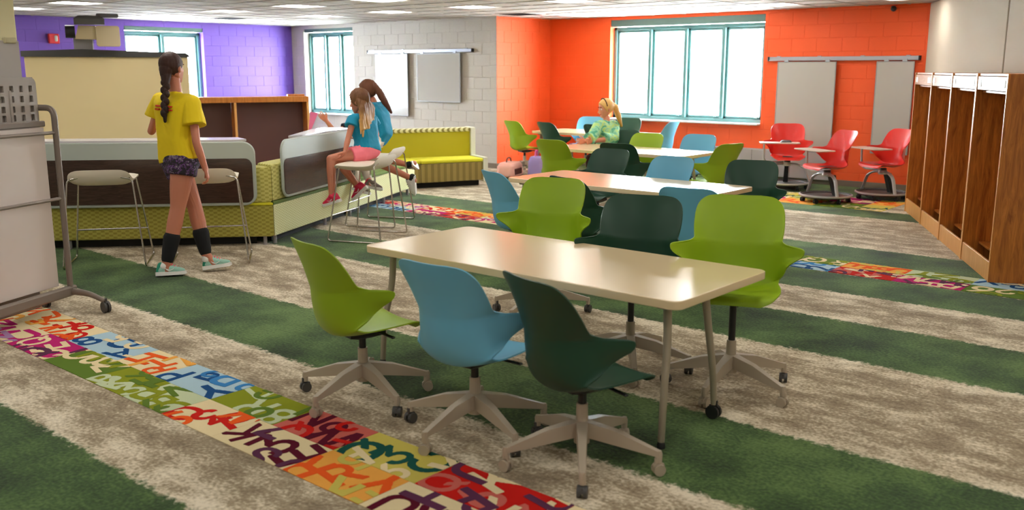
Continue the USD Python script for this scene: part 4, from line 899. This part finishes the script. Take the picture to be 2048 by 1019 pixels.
def hand_parts(wr, ha, side_dir, curl=0.5, k=1.0, thumb=1):
    """Palm and five bent fingers from the wrist towards ha; side_dir: across the palm, thumb side."""
    d = unit(np.subtract(ha, wr)); t = unit(np.asarray(side_dir, float) - d * (np.asarray(side_dir, float) @ d)); n = np.cross(d, t) * thumb
    wr = np.asarray(wr, float); out = []
    P = lambda a, b, h: wr + (d * a + t * b + n * h) * k
    out.append(Mf.batch_hull([sph(P(.0, .014, 0), .017 * k, 10), sph(P(.0, -.014, 0), .017 * k, 10), sph(P(.078, .030, 0), .012 * k, 10), sph(P(.074, -.032, 0), .011 * k, 10)]))
    for b, L, r in ((.030, .074, .0088), (.010, .082, .0092), (-.011, .076, .0088), (-.031, .060, .0078)):
        p, a = P(.070, b, 0), 0.0
        for q, (fr, add) in enumerate(((.45, .35), (.30, .55), (.25, .45))):
            a += add * curl * 1.6; p2 = p + (d * math.cos(a) + n * math.sin(a)) * L * fr * k
            out.append(bone((p, r * k * (1 - .08 * q)), (p2, r * k * (.94 - .1 * q)))); p = p2
    p0, p1, p2 = P(.018, .030, .004), P(.045, .056, .014), P(.072, .062, .026)
    out += [bone((p0, .013 * k), (p1, .0105 * k)), bone((p1, .0105 * k), (p2, .0085 * k))]
    return out
def shoe(p, he, to, an, sole, upper, accent, lace, parent, k=1.0, label=None):
    """Trainer from heel to toe, ankle above: sole, upper, heel patch, laces."""
    he, to, an = (np.asarray(x, float) for x in (he, to, an)); f = unit(to - he); L = 0.25 * k
    u = unit((an - he) - f * ((an - he) @ f)); s = np.cross(f, u); mid = (he + to) / 2
    P = lambda a, b, h: mid + f * a * k + s * b * k + u * h * k
    so_ = hull([P(a, b, h) for a, w in ((-.125, .022), (-.11, .032), (-.03, .030), (.05, .042), (.10, .036), (.128, .014)) for b in (-w, w) for h in (-.012 + (.010 if a > .1 else 0), .016 + (.006 if a < -.1 or a > .1 else 0))])
    obj('shoe_sole', so_, sole, parent, smooth=40)
    up_ = union([Mf.batch_hull([sph(P(-.085, 0, .035), .034 * k, 12), sph(P(-.06, 0, .075), .034 * k, 12), sph(P(-.02, 0, .06), .034 * k, 12)]), Mf.batch_hull([sph(P(-.02, 0, .055), .034 * k, 12), sph(P(.05, .012, .030), .026 * k, 12), sph(P(.05, -.012, .030), .026 * k, 12), sph(P(.098, 0, .026), .020 * k, 12), sph(P(-.06, 0, .03), .032 * k, 12)])])
    sh = obj('shoe', to_tm(up_, .012, 4), upper, parent, smooth=True, label=label)
    obj('heel_patch', to_tm(Mf.batch_hull([sph(P(-.092, 0, .030), .032 * k, 12), sph(P(-.080, 0, .078), .030 * k, 12)]), .014, 3), accent, sh, smooth=True)
    for q in range(4): obj('lace', tube(smooth_path([P(-.01 + .020 * q, -.022, .083 - .011 * q), P(-.004 + .020 * q, 0, .098 - .0125 * q), P(-.01 + .020 * q, .022, .083 - .011 * q)], 4), .0042 * k, 6), lace, sh)
    for e in (-1, 1):
        obj('shoe_stripe', tube(smooth_path([P(-.045, e * .0345, .052), P(-.01, e * .0385, .030), P(.03, e * .038, .044)], 4), [.003 * k] * 2 + list(np.linspace(.006, .002, 7) * k), 6), 'shoe_white', sh)
J = PEOPLE
def limbs(j, k=1.0, arm=(.040, .033, .024), leg=(.078, .052, .034)):
    b = []
    for e in 'LR':
        b += [bone((j['sh' + e], arm[0] * k), (j['el' + e], arm[1] * k)), bone((j['el' + e], arm[1] * k), (lerp(j['el' + e], j['wr' + e], .3), arm[1] * 1.02 * k), (j['wr' + e], arm[2] * k))]
        h, n_, a = j['hip' + e], j['kn' + e], j['an' + e]
        kn = lerp(n_, a, .28); back = unit(np.subtract(h, n_)) + unit(np.subtract(a, n_)); back = back / (np.linalg.norm(back) + 1e-6) * (-.012 if np.linalg.norm(back) > .05 else 0)
        b += [bone((h, leg[0] * k), (lerp(h, n_, .5), leg[0] * .86 * k), (n_, leg[1] * k)), bone((n_, leg[1] * k), (kn + back * 0, leg[1] * 1.03 * k), (a, leg[2] * k)), bone((a, leg[2] * k), (lerp(j['he' + e], j['to' + e], .35) + V(0, 0, .02), .03 * k))]
    return b
def torso(j, k=1.0, grow=0.0):
    shl, shr = np.array(j['shL']), np.array(j['shR']); ax = unit(shr - shl); g = grow
    hw = np.linalg.norm(shr - shl) / 2
    C_, Wt, Pl = (np.array(j[n_]) for n_ in ('chest', 'waist', 'pelvis'))
    return [Mf.batch_hull([sph(lerp(shl, shr, .10), .052 * k + g), sph(lerp(shl, shr, .90), .052 * k + g), sph(C_ - ax * hw * .42, .088 * k + g), sph(C_ + ax * hw * .42, .088 * k + g)]),
            Mf.batch_hull([sph(C_ - ax * hw * .42, .088 * k + g), sph(C_ + ax * hw * .42, .088 * k + g), sph(Wt - ax * hw * .32, .080 * k + g), sph(Wt + ax * hw * .32, .080 * k + g)]),
            Mf.batch_hull([sph(Wt - ax * hw * .32, .080 * k + g), sph(Wt + ax * hw * .32, .080 * k + g), sph(Pl - ax * hw * .40, .092 * k + g), sph(Pl + ax * hw * .40, .092 * k + g)])]
def shirt(j, k, grow, hem, sleeve, flare=0.012):
    """Torso cover cut at the hem, with sleeves cut part of the way to the elbow (or past it)."""
    t = union(torso(j, k, grow))
    pl, wt = np.array(j['pelvis']), np.array(j['waist']); dn = unit(pl - wt); cut = wt + (pl - wt) * hem
    t = t.trim_by_plane([float(x) for x in -dn], float(-dn @ cut))
    sl = []
    for e in 'LR':
        a, b, c = np.array(j['sh' + e]), np.array(j['el' + e]), np.array(j['wr' + e])
        ra = .046 * k + grow
        if sleeve <= 1:
            d = unit(b - a); s_ = bone((a, ra), (lerp(a, b, sleeve) + d * .03, ra * 1.04 + flare)); p = lerp(a, b, sleeve); s_ = s_.trim_by_plane([float(x) for x in -d], float(-d @ p))
            sl.append(s_)
        else:
            d = unit(c - b); q = sleeve - 1; s_ = bone((b, ra), (lerp(b, c, q) + d * .03, ra * .98 + flare)); s_ = s_.trim_by_plane([float(x) for x in -d], float(-d @ lerp(b, c, q)))
            sl += [bone((a, ra), (b, ra * 1.06)), s_]
    nb = lerp(j['neck'], lerp(j['shL'], j['shR'], .5), .55)
    collar = bone((nb, .060 * k), (lerp(j['shL'], j['shR'], .5), .075 * k))
    return union([t, collar] + sl)
def wrinkle(t, amp=.004, sc=14, seed=3):
    n_ = t.vertex_normals; v = t.vertices; q = np.c_[v[:, 0] * sc, v[:, 1] * sc, v[:, 2] * sc * .8]
    t.vertices = v + n_ * ((meshkit.fbm(q, 3, seed) - .5) * 2 * amp)[:, None]; return t
def shorts(j, k, grow, length, top=.35, hr=.080):
    pl, wt = np.array(j['pelvis']), np.array(j['waist']); ax = unit(np.array(j['shR']) - j['shL']); hw = np.linalg.norm(np.array(j['shR']) - j['shL']) / 2
    ms = [Mf.batch_hull([sph(lerp(wt, pl, top) - ax * hw * .38, .085 * k + grow), sph(lerp(wt, pl, top) + ax * hw * .38, .085 * k + grow), sph(pl - ax * hw * .40, .095 * k + grow), sph(pl + ax * hw * .40, .095 * k + grow), sph(j['hipL'], hr * k + grow), sph(j['hipR'], hr * k + grow)])]
    for e in 'LR':
        h, n_ = np.array(j['hip' + e]), np.array(j['kn' + e]); d = unit(n_ - h); m = bone((h, hr * k + grow), (lerp(h, n_, length) + d * .04, (hr - .020 * length) * k + grow)); ms.append(m.trim_by_plane([float(x) for x in -d], float(-d @ lerp(h, n_, length))))
    return union(ms)
def person(name, label, key, loc_z=0.0):
    j = {a: np.array(b) for a, b in J[key].items()}
    o = np.array([j['pelvis'][0], j['pelvis'][1], loc_z])
    j = {a: b - o for a, b in j.items()}
    return thing('person', label, 'person', o), j
def face_details(p, P, k):
    for e in (-1, 1):
        ey = obj('eye', ell(P(.0735, e * .030, .012), np.eye(3), (.0125 * k,) * 3, 14), 'eye_white', p, smooth=True)
        obj('iris', ell(P(.0815, e * .031, .012), np.eye(3), (.0062 * k,) * 3, 10), 'eye_iris', ey, smooth=True)
        obj('eyebrow', tube(smooth_path([P(.085, e * .014, .036), P(.086, e * .030, .042), P(.074, e * .048, .037)], 4), .0045 * k, 6), 'hair_brown', p)
    obj('lips', to_tm(Mf.batch_hull([sph(P(.090, .020, -.056), .0065 * k, 8), sph(P(.090, -.020, -.056), .0065 * k, 8), sph(P(.099, 0, -.055), .007 * k, 8)]), .006, 2), 'lip', p, smooth=True)
def strands(m, amp=.006, sc=55, seed=5):
    v = m.vertices; n_ = m.vertex_normals; q = np.c_[v[:, 0] * sc, v[:, 1] * sc, v[:, 2] * 5]
    m.vertices = v + n_ * ((meshkit.fbm(q, 2, seed) - .5) * 2 * amp)[:, None]; return m

# --- the walking girl
p, j = person('person', 'girl in a yellow T-shirt with a long dark braid walking past the desk', 'walker')
k = 1.04
hp, (f, s, u), P = head_parts(j['head'], j['face'], 1.08)
hd = union(hp)
body = union(hp + torso(j, k * .96) + limbs(j, k, leg=(.100, .062, .040)) + [bone((j['neck'] + V(0, 0, .05), .046), (j['neck'] - V(0, 0, .06), .056), (lerp(j['shL'], j['shR'], .5), .06))]
             + hand_parts(j['wrR'], j['haR'], -rt * .2 + fw, .75, 1.0, -1) + hand_parts(j['wrL'], j['haL'], V(0, 0, 1), .5, 1.0))
obj('body', to_tm(body), 'skin_tan', p, smooth=True); face_details(p, P, 1.08)
cap = union([ell(P(-.020, 0, .033), (f, s, u), (.112, .093, .108)), bone((P(-.07, 0, -.01), .062), (P(-.085, 0, -.05), .045))]).trim_by_plane([float(x) for x in -unit(f * .85 - u * .5)], float(-unit(f * .85 - u * .5) @ P(.038, 0, .03)))
hr = obj('hair', strands(to_tm(cap, .010, 6), .003), 'hair_dark', p, smooth=True)
b0, b1 = j['braid0'], j['braid1']
obj('bun', strands(to_tm(bone((P(-.075, 0, -.03), .05), (b0, .034)), .010, 4), .003), 'hair_dark', hr, smooth=True)
br = []
for q in range(9):
    c = lerp(b0, b1, q / 8) + rt * (.009 if q % 2 else -.009); br.append(ell(c, np.eye(3), (.034 - .001 * q, .034 - .001 * q, .038), 14))
br.append(bone((b1, .02), (b1 - V(0, 0, .07), .012)))
obj('braid', strands(to_tm(union(br), .008, 3), .003), 'hair_dark', hr, smooth=True)
ts = shirt(j, k * .97, .036, 1.06, .55, .018)
sh = obj('shirt', wrinkle(to_tm(ts, .014, 8), .006), 'shirt_yellow', p, smooth=True)
bk = lerp(j['chest'], (j['shL'] + j['shR']) / 2, .25); ax = unit(j['shR'] - j['shL']); bn_ = unit(np.cross(ax, V(0, 0, 1))); bn_ = bn_ if bn_ @ fw < 0 else -bn_
tsm = trimesh.Trimesh(np.array(ts.to_mesh().vert_properties)[:, :3], np.array(ts.to_mesh().tri_verts))
def back_print(x, z, w, h):
    out = []
    for sx, sz in ((-1, -1), (1, -1), (1, 1), (-1, 1)):
        q = bk + ax * (x + sx * w / 2) + V(0, 0, z + sz * h / 2); out.append(q + bn_ * .25)
    loc, ri, _ = tsm.ray.intersects_location(np.array(out), np.tile(-bn_, (4, 1)), multiple_hits=False)
    c = {int(r): l_ for r, l_ in zip(ri, loc)}; c = [c.get(i, out[i] - bn_ * .13) for i in range(4)]
    return hull(np.vstack([np.array(c) + bn_ * .012, np.array(c) - bn_ * .004]))
obj('shirt_print', cat(*[back_print(x, z, w, .013) for x, z, w in ((-.075, .0, .05), (-.068, .028, .062), (-.02, .030, .03), (.06, .0, .075), (.062, .028, .06), (.0, .002, .05))]), 'print_red', sh)
obj('shorts', wrinkle(to_tm(shorts(j, k * 1.02, .020, .24, .97, .102), .014, 5), .004), 'shorts_print', p, smooth=True)
for e in 'LR':
    a, b = j['kn' + e], j['an' + e]
    obj('sock', to_tm(bone((lerp(a, b, .56), .072), (lerp(a, b, .78), .062), (lerp(a, b, .93), .053)), .014, 3), 'sock_black', p, smooth=True)
    obj('ankle_sock', to_tm(bone((lerp(b, j['he' + e], .35), .042), (b + V(0, 0, -.02), .041)), .014, 3), 'shoe_white', p, smooth=True)
    shoe(p, j['he' + e], j['to' + e], b, 'shoe_white', 'shoe_mint', 'shoe_teal', 'lace_pink', p, 1.0)

# --- the girl with long fair hair on the nearer stool
def long_hair(p, j, P, axes, matn, length_to, width, kk=1.0, tie=None):
    f, s, u = axes
    cut = unit(f * .9 - u * .25)
    cap = ell(P(-.016, 0, .032), (f, s, u), (.110 * kk, .090 * kk, .106 * kk)).trim_by_plane([float(x) for x in -cut], float(-cut @ P(.055, 0, .03)))
    e = np.asarray(length_to, float); m = P(-.075, 0, -.09)
    fall = Mf.batch_hull([sph(P(-.03, .055, .03), .035), sph(P(-.03, -.055, .03), .035), sph(P(-.07, 0, .02), .035), sph(m + s * width * .5, .032), sph(m - s * width * .5, .032)])
    fall2 = Mf.batch_hull([sph(m + s * width * .5, .034), sph(m - s * width * .5, .034), sph(e + s * width * .42, .018), sph(e - s * width * .42, .018)])
    tips = [bone((lerp(m, e, .6) + s * x, .026), (e + s * x * 1.1 - V(0, 0, .05 + .03 * ((i * 7) % 3)), .007)) for i, x in enumerate(np.linspace(-width * .5, width * .5, 7))]
    return obj('hair', strands(to_tm(union([cap, fall, fall2] + tips), .010, 5), .009, 45), matn, p, smooth=True)
def sitter(key, label, hairmat, k, skin, kk):
    p, j = person('person', label, key)
    hp, axes, P = head_parts(j['head'], j['face'], kk)
    body = union(hp + torso(j, k * .94) + limbs(j, k, arm=(.038, .030, .022), leg=(.070, .048, .032)) + [bone((j['neck'] + V(0, 0, .04), .040 * k), (j['neck'] - V(0, 0, .05), .048 * k), (lerp(j['shL'], j['shR'], .5), .055 * k))]
                 + hand_parts(j['wrL'], j['haL'], -fw, .45, .92) + hand_parts(j['wrR'], j['haR'], fw, .45, .92, -1))
    obj('body', to_tm(body), skin, p, smooth=True); face_details(p, P, kk)
    return p, j, axes, P
p, j, axes, P = sitter('sitter_near', 'girl with long fair hair and pink shorts sitting on the nearer stool', 'hair_sunbleached', 1.0, 'skin_tan', 1.04)
long_hair(p, j, P, axes, 'hair_sunbleached', j['chest'] + V(.10, -.05, .0), .22, 1.08)
obj('shirt', wrinkle(to_tm(shirt(j, .98, .020, 1.25, .34, .012), .014, 7), .006, 16, 8), 'shirt_teal', p, smooth=True)
obj('shorts', wrinkle(to_tm(shorts(j, 1.0, .012, .34, .6), .014, 4), .004), 'shorts_pink', p, smooth=True)
for e in 'LR':
    obj('ankle_sock', to_tm(bone((j['an' + e], .037), (lerp(j['an' + e], j['he' + e], .5), .038)), .014, 2), 'shoe_magenta', p, smooth=True)
    shoe(p, j['he' + e], j['to' + e], j['an' + e], 'shoe_white', 'shoe_magenta', 'shoe_magenta', 'shoe_magenta', p, .92)
# --- the girl with brown hair on the farther stool
p, j, axes, P = sitter('sitter_far', 'girl with brown hair in a teal shirt leaning forward on the farther stool', 'hair_brown', 1.0, 'skin_tan', 1.05)
f, s, u = axes
cut = unit(f * .9 - u * .25)
cap = ell(P(-.016, 0, .032), (f, s, u), (.110 * 1.05, .090 * 1.05, .106 * 1.05)).trim_by_plane([float(x) for x in -cut], float(-cut @ P(.05, 0, .03)))
tail = union([bone((P(-.09, 0, .05), .040), (P(-.13, 0, -.03), .042)), bone((P(-.13, 0, -.03), .045), (P(-.165, 0, -.15), .040)), bone((P(-.165, 0, -.15), .040), (P(-.21, .0, -.29), .016))])
hr = obj('hair', strands(to_tm(union([cap, tail]), .010, 5), .006, 45), 'hair_brown', p, smooth=True)
obj('hair_tie', to_tm(ell(P(-.105, 0, .045), (f, s, u), (.016, .036, .036), 14), .010, 1), 'hair_sunbleached', hr, smooth=True)
obj('shirt', wrinkle(to_tm(shirt(j, 1.0, .020, 1.2, .40, .012), .014, 7), .006, 16, 9), 'shirt_teal', p, smooth=True)
obj('shorts', wrinkle(to_tm(shorts(j, 1.0, .012, .34, .6), .014, 4), .004), 'shorts_white', p, smooth=True)
for e in 'LR':
    obj('ankle_sock', to_tm(bone((j['an' + e], .037), (lerp(j['an' + e], j['he' + e], .4), .038)), .014, 2), 'sock_black', p, smooth=True)
    shoe(p, j['he' + e], j['to' + e], j['an' + e], 'shoe_white', 'shoe_white' if e == 'L' else 'shoe_gray', 'sock_black', 'shoe_gray', p, .95)
# --- the child lounging on the bench behind the desk, arm raised
p, j = person('person', 'child in navy lounging behind the desk, raised arm and one gray shoe showing', 'lounger', 0.0)
hp, axes, P = head_parts(j['head'], j['face'], 1.0); f, s, u = axes
body = union(hp + torso(j, .95) + limbs(j, .95) + [bone((j['neck'] + V(0, 0, .04), .042), (j['neck'] - V(0, 0, .05), .05), (lerp(j['shL'], j['shR'], .5), .055))] + hand_parts(j['wrR'], j['haR'], V(0, 0, 1), .55, .95) + hand_parts(j['wrL'], j['haL'], V(0, 0, 1), .4, .95))
obj('body', to_tm(body), 'skin', p, smooth=True); face_details(p, P, 1.0)
cut = unit(f * .9 - u * .3)
obj('hair', strands(to_tm(ell(P(-.016, 0, .032), (f, s, u), (.108, .088, .104)).trim_by_plane([float(x) for x in -cut], float(-cut @ P(.05, 0, .03))), .012, 4), .004), 'hair_dark', p, smooth=True)
obj('shirt', wrinkle(to_tm(shirt(j, .95, .018, 1.1, .45), .014, 6), .005), 'shirt_navy', p, smooth=True)
tr = union([shorts(j, .95, .014, .9, .6)] + [bone((j['kn' + e], .060), (lerp(j['kn' + e], j['an' + e], .80), .047)) for e in 'LR'])
obj('trousers', wrinkle(to_tm(tr, .014, 4), .004), 'trousers_cream', p, smooth=True)
for e in 'LR': shoe(p, j['he' + e], j['to' + e], j['an' + e], 'shoe_white', 'shoe_gray', 'shoe_magenta', 'shoe_gray', p, .95)
pp_ = thing('paper_sheet', 'bright pink sheet of paper held up in the raised hand behind the desk', 'paper')
ha = np.array(J['lounger']['haR'])
c0 = ha + (-rt * .03 + up * .02); g = [c0, c0 - rt * .10 + up * .015, c0 - rt * .135 - up * .25 + fw * .05, c0 - rt * .105 - up * .23 + fw * .04]
nrm_ = unit(np.cross(g[1] - g[0], g[3] - g[0])) * .0012
obj('sheet', hull([q + nrm_ for q in g] + [q - nrm_ for q in g]), 'paper_pink', pp_, smooth=False)

# --- the woman at the third table
p, j = person('person', 'blonde woman in a printed green tunic sitting with folded hands at the third table', 'woman')
kk = 1.08; k = 1.05
hp, axes, P = head_parts(j['head'], j['face'], kk); f, s, u = axes
body = union(hp + torso(j, k * .96) + limbs(j, k, arm=(.044, .038, .027)) + [bone((j['neck'] + V(0, 0, .05), .046), (j['neck'] - V(0, 0, .05), .054), (lerp(j['shL'], j['shR'], .5), .062))]
             + hand_parts(j['wrL'], j['haL'], V(0, 0, 1), .8, 1.0) + hand_parts(j['wrR'], j['haR'], V(0, 0, 1), .8, 1.0, -1))
obj('body', to_tm(body), 'skin', p, smooth=True); face_details(p, P, kk)
cut = unit(f * .85 - u * .45)
cap = ell(P(-.016, 0, .034), (f, s, u), (.112 * kk, .091 * kk, .108 * kk)).trim_by_plane([float(x) for x in -cut], float(-cut @ P(.045, 0, .03)))
tail = union([bone((P(-.11, 0, .04), .032), (P(-.15, 0, .0), .040)), bone((P(-.15, 0, .0), .040), (P(-.17, 0, -.12), .042)), bone((P(-.17, 0, -.12), .042), (P(-.19, 0, -.27), .018))])
hr = obj('hair', strands(to_tm(union([cap, tail]), .010, 5), .006, 45), 'hair_blonde', p, smooth=True)
obj('hair_tie', to_tm(ell(P(-.115, 0, .04), (f, s, u), (.018, .040, .040), 14), .010, 1), 'trousers_maroon', hr, smooth=True)
obj('headband', tube(np.array([P(.02 * math.cos(a) * 0 + .012, .1 * math.sin(a), .035 + .112 * math.cos(a)) for a in np.linspace(-1.5, 1.5, 17)]), .007, 6), 'trousers_maroon', hr, smooth=60)
obj('tunic', wrinkle(to_tm(shirt(j, k, .030, 1.6, 1.45, .03), .014, 7), .008, 10, 4), 'tunic', p, smooth=True)
obj('trousers', wrinkle(to_tm(union([shorts(j, k, .014, .95, .8)] + [bone((j['kn' + e], .062), (lerp(j['kn' + e], j['an' + e], .95), .048)) for e in 'LR']), .014, 4), .004), 'trousers_maroon', p, smooth=True)
nk = [lerp(j['shL'], j['shR'], .5) + V(0, 0, .05) + unit(f * V(1, 1, 0)) * (.075 + .02 * (1 - abs(t_))) + s * .07 * t_ - V(0, 0, .10 * (1 - t_ * t_)) for t_ in np.linspace(-1, 1, 13)]
obj('necklace', cat(*[trimesh.creation.icosphere(1, .011).apply_translation(q + unit(f * V(1, 1, 0)) * .035) for q in nk]), 'necklace', p, smooth=True)
for e in 'LR': shoe(p, j['he' + e], j['to' + e], j['an' + e], 'sock_black', 'sock_black', 'sock_black', 'sock_black', p, 1.0)
